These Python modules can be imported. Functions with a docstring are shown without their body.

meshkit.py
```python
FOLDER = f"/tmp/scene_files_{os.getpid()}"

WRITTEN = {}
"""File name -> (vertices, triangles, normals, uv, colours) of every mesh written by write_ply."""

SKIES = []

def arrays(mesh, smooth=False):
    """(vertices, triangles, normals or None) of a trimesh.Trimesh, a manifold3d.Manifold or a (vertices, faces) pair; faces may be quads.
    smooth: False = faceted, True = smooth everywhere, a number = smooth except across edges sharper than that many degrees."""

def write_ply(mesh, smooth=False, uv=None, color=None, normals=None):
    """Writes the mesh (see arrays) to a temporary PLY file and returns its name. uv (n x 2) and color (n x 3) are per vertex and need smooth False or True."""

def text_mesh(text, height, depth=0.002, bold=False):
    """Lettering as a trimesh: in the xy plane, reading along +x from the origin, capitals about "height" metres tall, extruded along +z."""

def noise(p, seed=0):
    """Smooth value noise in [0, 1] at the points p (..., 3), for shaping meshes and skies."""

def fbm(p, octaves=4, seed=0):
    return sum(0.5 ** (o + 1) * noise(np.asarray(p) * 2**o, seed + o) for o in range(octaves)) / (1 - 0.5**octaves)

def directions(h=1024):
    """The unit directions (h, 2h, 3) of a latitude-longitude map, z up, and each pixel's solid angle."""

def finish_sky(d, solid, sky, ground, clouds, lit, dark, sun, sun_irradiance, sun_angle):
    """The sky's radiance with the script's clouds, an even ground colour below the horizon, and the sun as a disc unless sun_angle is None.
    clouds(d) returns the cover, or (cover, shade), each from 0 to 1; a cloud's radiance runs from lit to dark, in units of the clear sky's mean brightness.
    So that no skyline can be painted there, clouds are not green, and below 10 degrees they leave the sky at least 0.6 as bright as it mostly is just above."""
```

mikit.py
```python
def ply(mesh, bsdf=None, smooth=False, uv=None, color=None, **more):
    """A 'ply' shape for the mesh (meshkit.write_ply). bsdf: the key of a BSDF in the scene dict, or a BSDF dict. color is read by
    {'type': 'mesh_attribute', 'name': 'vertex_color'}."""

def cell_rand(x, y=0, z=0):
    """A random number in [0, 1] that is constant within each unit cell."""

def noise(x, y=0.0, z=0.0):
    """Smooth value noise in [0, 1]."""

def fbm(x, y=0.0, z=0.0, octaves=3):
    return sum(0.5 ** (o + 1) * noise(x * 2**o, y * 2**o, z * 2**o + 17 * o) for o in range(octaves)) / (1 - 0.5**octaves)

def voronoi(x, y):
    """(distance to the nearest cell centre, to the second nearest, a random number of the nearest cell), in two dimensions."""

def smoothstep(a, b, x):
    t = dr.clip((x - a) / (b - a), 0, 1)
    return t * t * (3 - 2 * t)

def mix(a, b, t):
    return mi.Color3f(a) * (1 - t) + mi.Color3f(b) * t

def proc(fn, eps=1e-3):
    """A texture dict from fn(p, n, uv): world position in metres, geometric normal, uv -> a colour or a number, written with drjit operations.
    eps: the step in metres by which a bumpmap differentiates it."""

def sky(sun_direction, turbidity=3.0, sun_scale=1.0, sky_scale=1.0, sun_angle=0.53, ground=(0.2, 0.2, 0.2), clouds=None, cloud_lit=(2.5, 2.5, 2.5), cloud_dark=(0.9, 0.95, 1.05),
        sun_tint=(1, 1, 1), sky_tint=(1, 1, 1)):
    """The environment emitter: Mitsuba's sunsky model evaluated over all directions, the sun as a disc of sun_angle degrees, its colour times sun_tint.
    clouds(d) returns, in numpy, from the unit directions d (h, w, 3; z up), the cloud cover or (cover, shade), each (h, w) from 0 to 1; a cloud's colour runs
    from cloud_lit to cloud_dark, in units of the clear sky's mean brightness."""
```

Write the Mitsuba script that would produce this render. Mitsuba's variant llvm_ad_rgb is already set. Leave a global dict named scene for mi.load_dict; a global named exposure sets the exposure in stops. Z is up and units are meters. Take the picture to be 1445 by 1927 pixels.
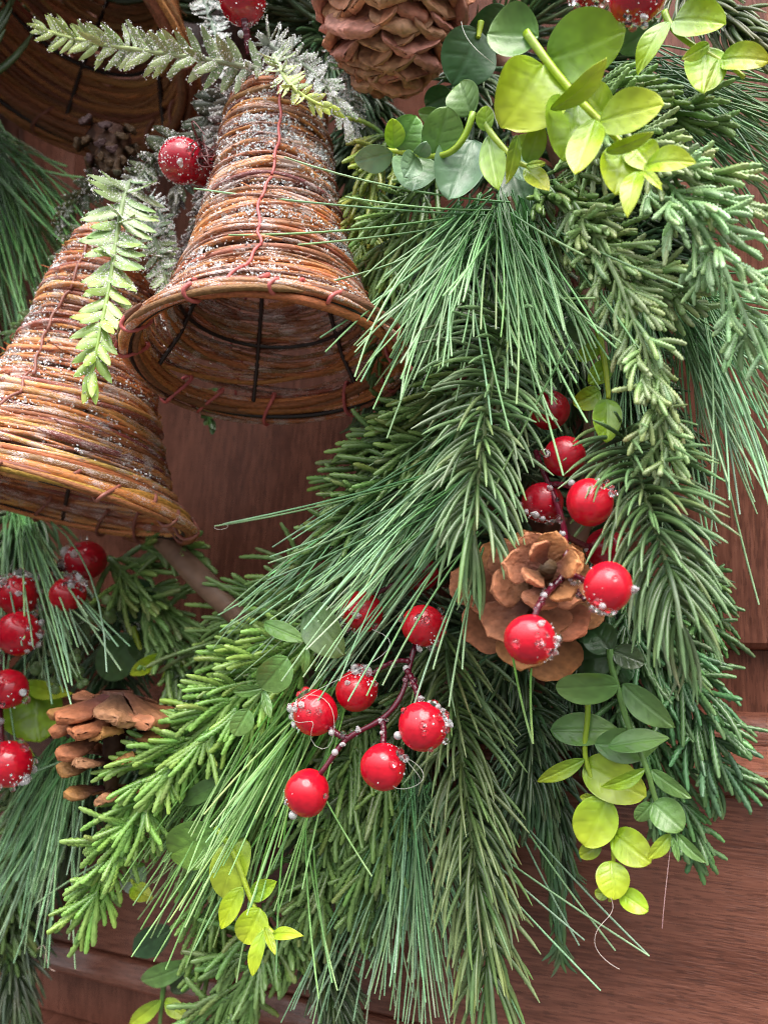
import math, numpy as np, trimesh, mitsuba as mi, mikit, drjit as dr
from scipy.interpolate import CubicSpline
import meshkit as MK
T = mi.ScalarTransform4f

# ---------------------------------------------------------------- camera, sky, exposure
EYE = np.array([0.0, -0.405, 1.40])
YAW, PITCH, FPX = math.radians(26), math.radians(6.7), 1600.0     # FPX: focal length in photo pixels (photo 1445 x 1927)
FWD = np.array([-math.sin(YAW) * math.cos(PITCH), math.cos(YAW) * math.cos(PITCH), math.sin(PITCH)])
RIGHT = np.array([math.cos(YAW), math.sin(YAW), 0.0])
UPV = np.cross(RIGHT, FWD)
scene, labels = {}, {}
scene['camera'] = {'type': 'thinlens', 'aperture_radius': 0.0016, 'focus_distance': 0.325, 'fov': math.degrees(2 * math.atan(722.5 / FPX)), 'fov_axis': 'x',
                   'near_clip': 0.01, 'far_clip': 60.0, 'to_world': T().look_at(origin=EYE.tolist(), target=(EYE + FWD).tolist(), up=[0, 0, 1])}
# an overcast sky, much brighter overhead than near the horizon
scene['sky'] = mikit.sky((0.32, -0.43, 0.845), turbidity=3, sun_scale=0.17, sun_angle=42, clouds=lambda d: (np.ones(d.shape[:2]), 1 - np.clip(d[..., 2], 1e-6, 1) ** 1.45), cloud_lit=(4.4, 4.5, 4.7), cloud_dark=(0.34, 0.35, 0.365), sun_tint=(.90, .96, 1.12), ground=(0.07, 0.068, 0.066))
exposure = 3.8

rng = np.random.default_rng(11)
U = rng.uniform

# ---------------------------------------------------------------- materials
# A mesh carries two colours in its uv: v = colour at the root (5 bits a channel), whole part of u = colour at the tip (4 bits a channel), fraction of u = how far along.
def pack(c, n):
    q = np.round(np.sqrt(np.clip(c, 0, 1)) * (n - 1)).astype(int)
    return float(q[0] * n * n + q[1] * n + q[2])

def unpack(x, n):
    k = dr.floor(x + 0.5)
    r = dr.floor(k / (n * n)); g = dr.floor((k - r * n * n) / n); b = k - r * n * n - g * n
    return mi.Color3f(dr.square(r / (n - 1)), dr.square(g / (n - 1)), dr.square(b / (n - 1)))

def two_tone(uv):
    w = dr.floor(uv.x)
    t = dr.clip((uv.x - w - 0.05) / 0.9, 0, 1)
    a, b = unpack(uv.y, 32), unpack(w, 16)
    return a * (1 - t) + b * t

def col_plain(p, n, uv):
    return two_tone(uv) * (0.80 + 0.4 * mikit.noise(p.x * 330, p.y * 330, p.z * 330))

def col_bark(p, n, uv):
    k = mikit.fbm(p.x * 900, p.y * 900, p.z * 1500, 3)
    return two_tone(uv) * (0.45 + 1.3 * k)

def col_vine(p, n, uv):
    k = mikit.fbm(p.x * 900, p.y * 900, p.z * 1500, 3)
    d = mikit.smoothstep(0.50, 0.66, 0.55 * mikit.noise(p.x * 2600, p.y * 2600, p.z * 2600) + 0.45 * mikit.noise(p.x * 170, p.y * 170, p.z * 170))
    return mikit.mix(two_tone(uv) * (0.45 + 1.3 * k), (0.62, 0.53, 0.50), 0.75 * d)

def col_cone(p, n, uv):
    k = mikit.fbm(p.x * 500, p.y * 500, p.z * 500, 3)
    return two_tone(uv) * (0.55 + 0.85 * k)

def col_berry(p, n, uv):
    k = mikit.fbm(p.x * 420, p.y * 420, p.z * 420, 3)
    return two_tone(uv) * (0.7 + 0.55 * k)

def rough_berry(p, n, uv):
    return 0.08 + 0.26 * mikit.smoothstep(0.45, 0.75, mikit.fbm(p.x * 260, p.y * 260, p.z * 260, 3))

def bump_bark(p, n, uv):
    return mikit.fbm(p.x * 2200, p.y * 2200, p.z * 2200, 2)

def bump_fine(p, n, uv):
    return mikit.fbm(p.x * 700, p.y * 700, p.z * 700, 2)

def grain(a, b, c):          # a: along the grain, b: across it, metres
    warp = mikit.noise(a * 2.2, b * 9, 3.0) * 0.05
    broad = mikit.fbm(a * 5, (b + warp) * 55, 1.0, 3)
    fine = mikit.fbm(a * 95, (b + warp) * 1100, 7.0, 3)
    pore = mikit.smoothstep(0.60, 0.80, mikit.noise(a * 240, b * 2600, 11.0))
    return broad, fine, pore

def wood(a, b):
    broad, fine, pore = grain(a, b, 0)
    c = mikit.mix((0.130, 0.044, 0.027), (0.262, 0.100, 0.064), mikit.smoothstep(0.22, 0.78, 0.45 * broad + 0.55 * fine))
    return c * (1 - 0.28 * pore)

def col_wood_v(p, n, uv): return wood(p.z, p.x + 0.3 * p.y)
def col_wood_h(p, n, uv): return wood(p.x, p.z + 0.3 * p.y)
def bump_wood_v(p, n, uv):
    b, f, q = grain(p.z, p.x, 0); return 0.5 * f - 0.8 * q
def bump_wood_h(p, n, uv):
    b, f, q = grain(p.x, p.z, 0); return 0.5 * f - 0.8 * q

def two(b): return {'type': 'twosided', 'bsdf': b}
def bumped(b, fn, scale, eps=1e-4): return {'type': 'bumpmap', 'arbitrary': mikit.proc(fn, eps), 'scale': scale, 'bsdf': b}
def principled(color, **k): return {'type': 'principled', 'base_color': color if isinstance(color, dict) else {'type': 'rgb', 'value': list(color)}, **k}
PLAIN = mikit.proc(col_plain)
scene['m_needle'] = two(principled(PLAIN, roughness=0.27, specular=0.6))
scene['m_leaf'] = two(principled(PLAIN, roughness=0.30, specular=0.6))
scene['m_stem'] = two(principled(PLAIN, roughness=0.45, specular=0.4))
scene['m_twig'] = two(bumped(principled(mikit.proc(col_bark), roughness=0.55, specular=0.4), bump_bark, 0.00025))
scene['m_vine'] = two(bumped(principled(mikit.proc(col_vine), roughness=0.5, specular=0.45), bump_bark, 0.00025))
scene['m_cone'] = two(bumped(principled(mikit.proc(col_cone), roughness=0.62, specular=0.3), bump_fine, 0.0006))
scene['m_berry'] = two(principled(mikit.proc(col_berry), roughness=mikit.proc(rough_berry), specular=0.45, clearcoat=0.9, clearcoat_gloss=0.98))
scene['m_wire'] = two(principled(PLAIN, roughness=0.4, specular=0.5))
scene['m_frost'] = two(principled(PLAIN, roughness=0.15, specular=0.9))
scene['m_ice'] = {'type': 'dielectric', 'int_ior': 1.5, 'ext_ior': 1.0}
scene['m_ice_white'] = principled((0.97, 0.97, 0.98), roughness=0.08, spec_trans=0.55, eta=1.45)
scene['m_wood_v'] = two(bumped(principled(mikit.proc(col_wood_v), roughness=0.38, specular=0.26), bump_wood_v, 0.00009))
scene['m_wood_h'] = two(bumped(principled(mikit.proc(col_wood_h), roughness=0.30, specular=0.55), bump_wood_h, 0.00009))

# ---------------------------------------------------------------- names
counts = {}
def numbered(name):
    k = counts.get(name, 0); counts[name] = k + 1
    return name if k == 0 else f'{name}_{k:03d}'

def thing(name, label, cat, group=None, kind=None):
    key = numbered(name)
    labels[key] = {'label': label, 'category': cat}
    if group: labels[key]['group'] = group
    if kind: labels[key]['kind'] = kind
    return key

def part(parent, name, mesh, bsdf, uv=None, smooth=True, stuff=False, label=None, **more):
    key = numbered(parent + '__' + name)
    scene[key] = mikit.ply(mesh, bsdf, smooth=smooth, uv=uv, **more)
    if stuff: labels[key] = {'kind': 'stuff'}
    if label: labels.setdefault(key, {})['label'] = label
    return key

# ---------------------------------------------------------------- geometry helpers
def unit(v):
    v = np.asarray(v, float)
    return v / (np.linalg.norm(v, axis=-1, keepdims=True) + 1e-15)

def ray(px, py):
    return FWD + RIGHT * ((px - 722.5) / FPX) - UPV * ((py - 963.5) / FPX)

def at(px, py, h):
    """The point seen at photo pixel (px, py) on the door (h = 0) or h millimetres above the back of the wreath, which hangs 15 mm clear of the door."""
    d = ray(px, py)
    return EYE + d * ((-(h + 15 if h else 0) / 1000.0 - EYE[1]) / d[1])

def pxm(p):
    """Metres per photo pixel at a point."""
    return float((np.asarray(p) - EYE) @ FWD) / FPX

def pts(seq): return np.array([at(*s) for s in seq])

def curve(P, n):
    P = np.asarray(P, float)
    if len(P) == 2: return P[0] + (P[1] - P[0]) * np.linspace(0, 1, n)[:, None]
    s = np.r_[0, np.cumsum(np.linalg.norm(np.diff(P, axis=0), axis=1))]
    return CubicSpline(s, P)(np.linspace(0, s[-1], n))

def arclen(C): return np.r_[0, np.cumsum(np.linalg.norm(np.diff(C, axis=0), axis=1))]

def tubes(P, R, sides=5, flat=1.0, N=None, closed=False):
    """P (n,k,3) polylines, R (n,k) radii -> vertices (n,k*sides,3) and faces of one tube. flat: squash along the second axis."""
    P = np.asarray(P, float)
    if P.ndim == 2: P = P[None]
    n, k = P.shape[:2]
    R = np.broadcast_to(np.asarray(R, float), (n, k))
    if closed:
        t = unit(np.roll(P, -1, 1) - np.roll(P, 1, 1))
    else:
        t = unit(np.gradient(P, axis=1))
    ref = unit(P[:, -1] - P[:, 0] + 1e-9) if not closed else unit(np.cross(P[:, 0] - P.mean(1), P[:, k // 4] - P.mean(1)))
    if N is None:
        if closed: a0 = ref
        else:
            a0 = np.cross(ref, np.where(np.abs(ref[:, 2:]) < 0.8, [[0, 0, 1.0]], [[1.0, 0, 0]]))
    else: a0 = np.broadcast_to(N, (n, 3))
    a = a0[:, None] - (a0[:, None] * t).sum(-1, keepdims=True) * t
    a = unit(a); b = np.cross(t, a)
    an = np.arange(sides) * 2 * np.pi / sides
    v = P[:, :, None] + R[:, :, None, None] * (np.cos(an)[None, None, :, None] * flat * a[:, :, None] + np.sin(an)[None, None, :, None] * b[:, :, None])
    i, j = np.meshgrid(np.arange(k if closed else k - 1), np.arange(sides), indexing='ij')
    i2 = (i + 1) % k
    q = np.stack([i * sides + j, i * sides + (j + 1) % sides, i2 * sides + (j + 1) % sides, i2 * sides + j], -1).reshape(-1, 4)
    f = np.vstack([q[:, [0, 1, 2]], q[:, [0, 2, 3]]])
    if not closed:      # end caps
        c = np.arange(1, sides - 1)
        f = np.vstack([f, np.stack([c * 0, c + 1, c], 1), (k - 1) * sides + np.stack([c * 0, c, c + 1], 1)])
    return v.reshape(n, k * sides, 3), f

def tone(along, A, B):
    along = np.asarray(along, float)
    return np.stack([pack(np.asarray(B), 16) + 0.05 + 0.9 * np.clip(along, 0, 1), np.full(len(along), pack(np.asarray(A), 32))], 1)

def jitter(c, s=0.12):
    return np.clip(np.asarray(c) * (1 + rng.normal(0, s)) * (1 + rng.normal(0, s * 0.35, 3)), 0.001, 0.95)

def join(v, f):
    """(n,m,3) vertices with common faces -> one mesh."""
    n, m = v.shape[:2]
    return v.reshape(-1, 3), (f[None] + (np.arange(n) * m)[:, None, None]).reshape(-1, 3)

def merge(meshes):
    vs, fs, uvs, o = [], [], [], 0
    for v, f, uv in meshes:
        vs.append(v); fs.append(f + o); uvs.append(uv); o += len(v)
    return (np.vstack(vs), np.vstack(fs)), np.vstack(uvs)

def tube_mesh(C, r, A, B, sides=7, **k):
    v, f = tubes(C, r, sides, **k)
    n = len(C) if np.ndim(C) == 2 else np.shape(C)[1]
    return v[0], f, tone(np.repeat(np.linspace(0, 1, n), sides), A, B)

def slab(top, bot):
    """Closed mesh between two (m,n,3) grids."""
    m, n = top.shape[:2]
    i, j = np.meshgrid(np.arange(m - 1), np.arange(n - 1), indexing='ij')
    a = (i * n + j).ravel(); q = np.stack([a, a + n, a + n + 1, a + 1], 1)
    o = m * n
    ring = np.r_[np.arange(n), np.arange(1, m) * n + n - 1, (m - 1) * n + np.arange(n - 2, -1, -1), np.arange(m - 2, 0, -1) * n]
    r2 = np.roll(ring, -1)
    side = np.stack([ring, r2, r2 + o, ring + o], 1)
    q = np.vstack([q, q[:, ::-1] + o, side])
    return np.vstack([top.reshape(-1, 3), bot.reshape(-1, 3)]), np.vstack([q[:, [0, 1, 2]], q[:, [0, 2, 3]]])

ICO = {k: trimesh.creation.icosphere(k, 1.0) for k in (0, 1, 2, 3)}
ICO[-1] = trimesh.Trimesh([[1, 0, 0], [-1, 0, 0], [0, 1, 0], [0, -1, 0], [0, 0, 1], [0, 0, -1]], [[0, 2, 4], [2, 1, 4], [1, 3, 4], [3, 0, 4], [2, 0, 5], [1, 2, 5], [3, 1, 5], [0, 3, 5]], process=False)

def chunks(P, size, sub=-1, squash=0.4):
    """Small irregular crystals at the points P."""
    b = ICO[sub]
    n = len(P)
    q = unit(rng.normal(size=(n, 4)))
    w, x, y, z = q.T
    M = np.stack([1 - 2 * (y * y + z * z), 2 * (x * y - z * w), 2 * (x * z + y * w), 2 * (x * y + z * w), 1 - 2 * (x * x + z * z), 2 * (y * z - x * w),
                  2 * (x * z - y * w), 2 * (y * z + x * w), 1 - 2 * (x * x + y * y)], 1).reshape(n, 3, 3)
    s = np.stack([np.ones(n), U(squash, 1, n), U(squash, 1, n)], 1) * np.asarray(size).reshape(-1, 1)
    v = np.einsum('nij,nkj->nki', M, b.vertices[None] * s[:, None]) + np.asarray(P)[:, None]
    return join(v, np.asarray(b.faces))

def frost(parent, P, size, name='frost', c=(0.80, 0.82, 0.84), mat='m_frost'):
    m = chunks(P, size)
    if mat == 'm_ice': part(parent, name, m, mat, smooth=False, stuff=True)
    else: part(parent, name, m, mat, uv=tone(np.full(len(m[0]), .5), c, c), smooth=False, stuff=True)

VIEW = lambda p: unit(EYE - np.asarray(p))

# ---------------------------------------------------------------- the door
X0, X1 = -1.3, 0.75
def strip(parent, name, prof, bsdf, axis, lo, hi, label=None):
    """A moulding: profile points (cross position, millimetres out from the door) run along an axis; each piece is a closed solid."""
    prof = np.asarray(prof, float)
    fine = [prof[0]]
    for a, b in zip(prof[:-1], prof[1:]): fine += [a + (b - a) * t for t in np.linspace(0, 1, 3)[1:]]
    prof = np.asarray(fine)
    ext = np.linspace(lo, hi, 40)
    top = np.zeros((len(prof), len(ext), 3)); bot = top.copy()
    for g, depth in ((top, None), (bot, -25.0)):
        y = -(prof[:, 1] if depth is None else np.full(len(prof), depth)) / 1000
        if axis == 'x': g[..., 0], g[..., 1], g[..., 2] = ext[None], y[:, None], prof[:, :1]
        else: g[..., 0], g[..., 1], g[..., 2] = prof[:, :1], y[:, None], ext[None]
    v, f = slab(top, bot)
    return part(parent, name, (v, f), bsdf, smooth=28, label=label)

def zof(px, py): return at(px, py, 0)[2]
def xof(px, py): return at(px, py, 0)[0]
door = thing('door', 'glossy reddish brown wood-grain panelled front door behind the wreath', 'door')
za, zb, zc, zd = zof(1380, 1217), zof(1380, 1340), zof(1380, 1455), zof(1380, 1492)
ze, zg, zh = zof(170, 1778), zof(170, 1838), zof(60, 1908)
xv = xof(135, 330)
mm = 0.001
strip(door, 'raised_panel', [(za - 1.5*mm, -4), (za, 5), (za + 2*mm, 7), (za + 0.9, 7)], 'm_wood_v', 'x', xv + 0.030, X1)
strip(door, 'panel_margin', [(zb - 2*mm, -3), (za - 1.6*mm, -2.5)], 'm_wood_v', 'x', xv, X1)
w = zb - zc
strip(door, 'moulding', [(zc, 3), (zc + .02*w, 19), (zc + .06*w, 23), (zc + .12*w, 24), (zc + .15*w, 22.5), (zc + .19*w, 22), (zc + .44*w, 10), (zc + .50*w, 7.5), (zc + .53*w, 7.7), (zc + .66*w, 7.2), (zc + .72*w, 5.2), (zc + .94*w, .5), (zb, -3)], 'm_wood_h', 'x', xv - 0.02, X1)
strip(door, 'rail', [(zg - 0.0*mm + (ze - zg), 4), (ze + 2.5*mm, 7.5), (zd - 1*mm, 8), (zd, 6.5), (zd + 1.5*mm, 6.2), (zc - 0.6*mm, 6), (zc - .3*mm, 0)], 'm_wood_h', 'x', X0, X1)
w = ze - zg
strip(door, 'moulding', [(zg, -2), (zg + .15*w, 9), (zg + .3*w, 12), (zg + .45*w, 12.5), (zg + .55*w, 11), (zg + .9*w, 7.9), (ze - .3*mm, 6)], 'm_wood_h', 'x', X0, X1)
strip(door, 'lower_panel', [(zh + 1*mm, -6), (zg - .4*mm, -3)], 'm_wood_v', 'x', X0, X1)
strip(door, 'lower_raised_panel', [(zh - 0.7, 6), (zh - 3*mm, 6), (zh - 1*mm, 5), (zh, -5)], 'm_wood_v', 'x', X0, X1)
strip(door, 'moulding', [(xv - 0.046, 4), (xv - 0.044, 9), (xv - 0.034, 12), (xv - 0.024, 9), (xv - .018, 8), (xv - .008, 3), (xv, -2)], 'm_wood_v', 'z', zc, za + 0.9)
strip(door, 'panel_margin', [(xv + .0003, -2.5), (xv + 0.0297, -3)], 'm_wood_v', 'z', za, za + 0.9)
strip(door, 'stile', [(X0, 7), (xv - 0.0475, 7), (xv - 0.0465, 3)], 'm_wood_v', 'z', zd + .002, za + 0.9)

# ---------------------------------------------------------------- plant builders
def long_pine(label, o, ang, length, n, dh, A, B, hspread=18, rad=1.75, extra=(), seed=0, jit=16, bend=0.10, group=None):
    """A tuft of long thin needles: origin o (px, py, h), image angles ang (degrees, 0 = right, 90 = down), lengths in px."""
    global rng, U
    rng = np.random.default_rng(1000 + seed); U = rng.uniform
    key = thing('long_needle_pine_spray', label, 'pine spray', group)
    o3 = at(*o); s = pxm(o3); vw = VIEW(o3)
    K = 9; tt = np.linspace(0, 1, K)[:, None]
    P, R = [], []
    def add(p0, p1, b, r):
        d = p1 - p0; L = np.linalg.norm(d)
        side = unit(np.cross(d, vw))
        c = p0 + d * tt + (side * b[0] + vw * b[1] + np.array([0, 0, -1]) * b[2]) * L * (4 * tt * (1 - tt))
        P.append(c); R.append(np.r_[np.linspace(1.0, 1.0, K - 1), 0.8] * r * s)
    lo, hi = ang
    k = 0
    while k < n:
        a0 = math.radians(lo + (hi - lo) * (0.5 + 0.5 * np.clip(rng.normal(0, 0.5), -1, 1)))
        L0 = U(*length); j = rng.normal(0, jit, 2); hh = rng.normal(0, hspread)
        for _ in range(rng.integers(2, 5)):
            a = a0 + rng.normal(0, 0.045); L = L0 * U(0.8, 1.06)
            x0, y0 = o[0] + j[0] + rng.normal(0, 3), o[1] + j[1] + rng.normal(0, 3)
            p0 = at(x0, y0, max(6, o[2] + rng.normal(0, 5)))
            p1 = at(x0 + math.cos(a) * L, y0 + math.sin(a) * L, max(3, o[2] + dh * L / length[1] + hh + rng.normal(0, 4)))
            add(p0, p1, (rng.normal(0, bend * .3), U(0, bend * .6), U(-bend * .8, bend * .1)), rad * U(0.85, 1.15)); k += 1
    for e in extra:
        add(at(*e[0]), at(*e[1]), (e[2] if len(e) > 2 else 0.02, 0, -0.01), rad * 1.15)
    v, f = tubes(np.array(P), np.array(R), 5)
    uvs = np.vstack([tone(np.repeat(np.linspace(0, 1, K) ** 1.3, 5), jitter(A, .18), jitter(B, .14)) for _ in range(len(P))])
    part(key, 'needles', join(v, f), 'm_needle', uv=uvs, stuff=True)
    st = curve([o3 - (at(o[0] + math.cos(math.radians((lo + hi) / 2)) * 40, o[1] + math.sin(math.radians((lo + hi) / 2)) * 40, o[2]) - o3) * .6, o3, at(o[0] + math.cos(math.radians((lo + hi) / 2)) * 22, o[1] + math.sin(math.radians((lo + hi) / 2)) * 22, o[2])], 8)
    v, f, uv = tube_mesh(st, np.linspace(7, 4, 8) * s, (.10, .05, .02), (.12, .07, .03), 7)
    part(key, 'stem', (v, f), 'm_stem', uv=uv)
    return key

def finger_tubes(P0, D, Nn, L, r, bumps=True, K=19, sides=6, curl=0.25):
    """Knobbly cedar fingers: roots, directions, bend axes, lengths, radii."""
    n = len(P0)
    t = np.linspace(0, 1, K)
    ends = np.ones(K); ends[0] = .8; ends[-1] = .12; ends[-2] = .62; ends[1] = .95; ends[-3] = .93
    t = np.r_[t[:-2] * .985, 0.985, 1.0]
    C = P0[:, None] + D[:, None] * (L[:, None] * t)[..., None] + Nn[:, None] * (L[:, None] * curl * t ** 2)[..., None]
    R = r[:, None] * ends * (1 + 0.05 * np.sin(t * 9 + rng.uniform(0, 6, n)[:, None]))
    v, f = tubes(C, R, sides)
    if bumps:
        g = v.reshape(n, K, sides, 3)
        mod = 1 + 0.20 * np.where((np.arange(K)[:, None] + np.arange(sides)[None]) % 2 == 0, 1, -1) * (ends[:, None] > .7)
        g = C[:, :, None] + (g - C[:, :, None]) * mod[None, :, :, None]
        v = g.reshape(n, K * sides, 3)
    return v, f, np.repeat(t, sides)

def cedar(label, stem, A, B, space=26, side=(30, 70), fl=(38, 66), fr=6.6, per=5, seed=0, width=55, group=None, stuff=False, depth=0.55, stemcol=None, name='cedar_sprig', mat='m_needle'):
    global rng, U
    rng = np.random.default_rng(2000 + seed); U = rng.uniform
    key = thing(name, label, 'cedar sprig', group)
    fr = fr * .69; fl = (fl[0] * 1.05, fl[1] * 1.36); per = per + 1
    C = curve(pts(stem), 60); s = pxm(C[30]); al = arclen(C)
    n = max(3, int(al[-1] / (space * s)))
    P0, D, Bn, L, Rr = [], [], [], [], []
    twigs = [tube_mesh(C, np.linspace(8, 4.6, 60) * s * fr / 5.6, jitter(A, .05), jitter(B, .05), 6)]
    for i in range(n + 1):
        u = (i + 0.6 * U()) / (n + 0.6)
        k = min(58, int(u * 59)); p = C[k]; t = unit(C[k + 1] - C[k]); vw = VIEW(p); sd = unit(np.cross(t, vw)); vw = np.cross(sd, t)
        end = 1 - 0.45 * u
        for sg in ((1, -1) if i < n else (1,)):
            phi = rng.normal(0, depth) + (0.25)
            a = math.radians(U(25, width)) if i < n else 0.0
            d = unit(t * math.cos(a) + (sd * sg * math.cos(phi) + vw * math.sin(phi)) * math.sin(a))
            tl = U(*side) * s * end
            p1 = p + d * tl + t * tl * .15
            tc = curve([p, (p + p1) / 2 + d * 0, p1], 6)
            twigs.append(tube_mesh(tc, np.linspace(4.6, 3.8, 6) * s * fr / 5.6, jitter(A, .08), jitter(B, .08), 5))
            m = rng.integers(max(2, per - 2), per + 2)
            for j in range(m):
                w = (j + U(0, 1)) / m if j else 1.0
                q = p + (p1 - p) * (0.25 + 0.72 * w)
                b = math.radians(rng.normal(0, 28)) if j else math.radians(rng.normal(0, 6))
                ps = rng.normal(0.2, depth)
                s2 = unit(np.cross(d, vw)); dd = unit(d * math.cos(b) + (s2 * math.cos(ps) + vw * abs(math.sin(ps))) * math.sin(b))
                P0.append(q); D.append(dd); Bn.append(unit(t - dd * (t @ dd) + 1e-6) * U(0, 1.5) + rng.normal(0, .42, 3)); L.append(U(*fl) * s * (end ** .5)); Rr.append(fr * s * U(.88, 1.12))
    P0, D, Bn, L, Rr = map(np.array, (P0, D, Bn, L, Rr))
    v, f, al2 = finger_tubes(P0, D, Bn, L, Rr)
    m, uv = merge(twigs)
    part(key, 'stem', m, mat, uv=uv)
    if stuff:
        uvs = np.vstack([tone(al2, jitter(A), jitter(B)) for _ in range(len(v))])
        part(key, 'leaves', join(v, f), mat, uv=uvs, stuff=True)
    else:
        order = np.argsort(((v.mean(1) - EYE) @ FWD))
        for i in order[:298]: part(key, 'leaf', (v[i], f), mat, uv=tone(al2, jitter(A), jitter(B)))
        rest = order[298:]
        if len(rest): part(key, 'far_leaves', join(v[rest], f), mat, uv=np.vstack([tone(al2, jitter(A), jitter(B)) for _ in rest]), stuff=True)
    return key

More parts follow.
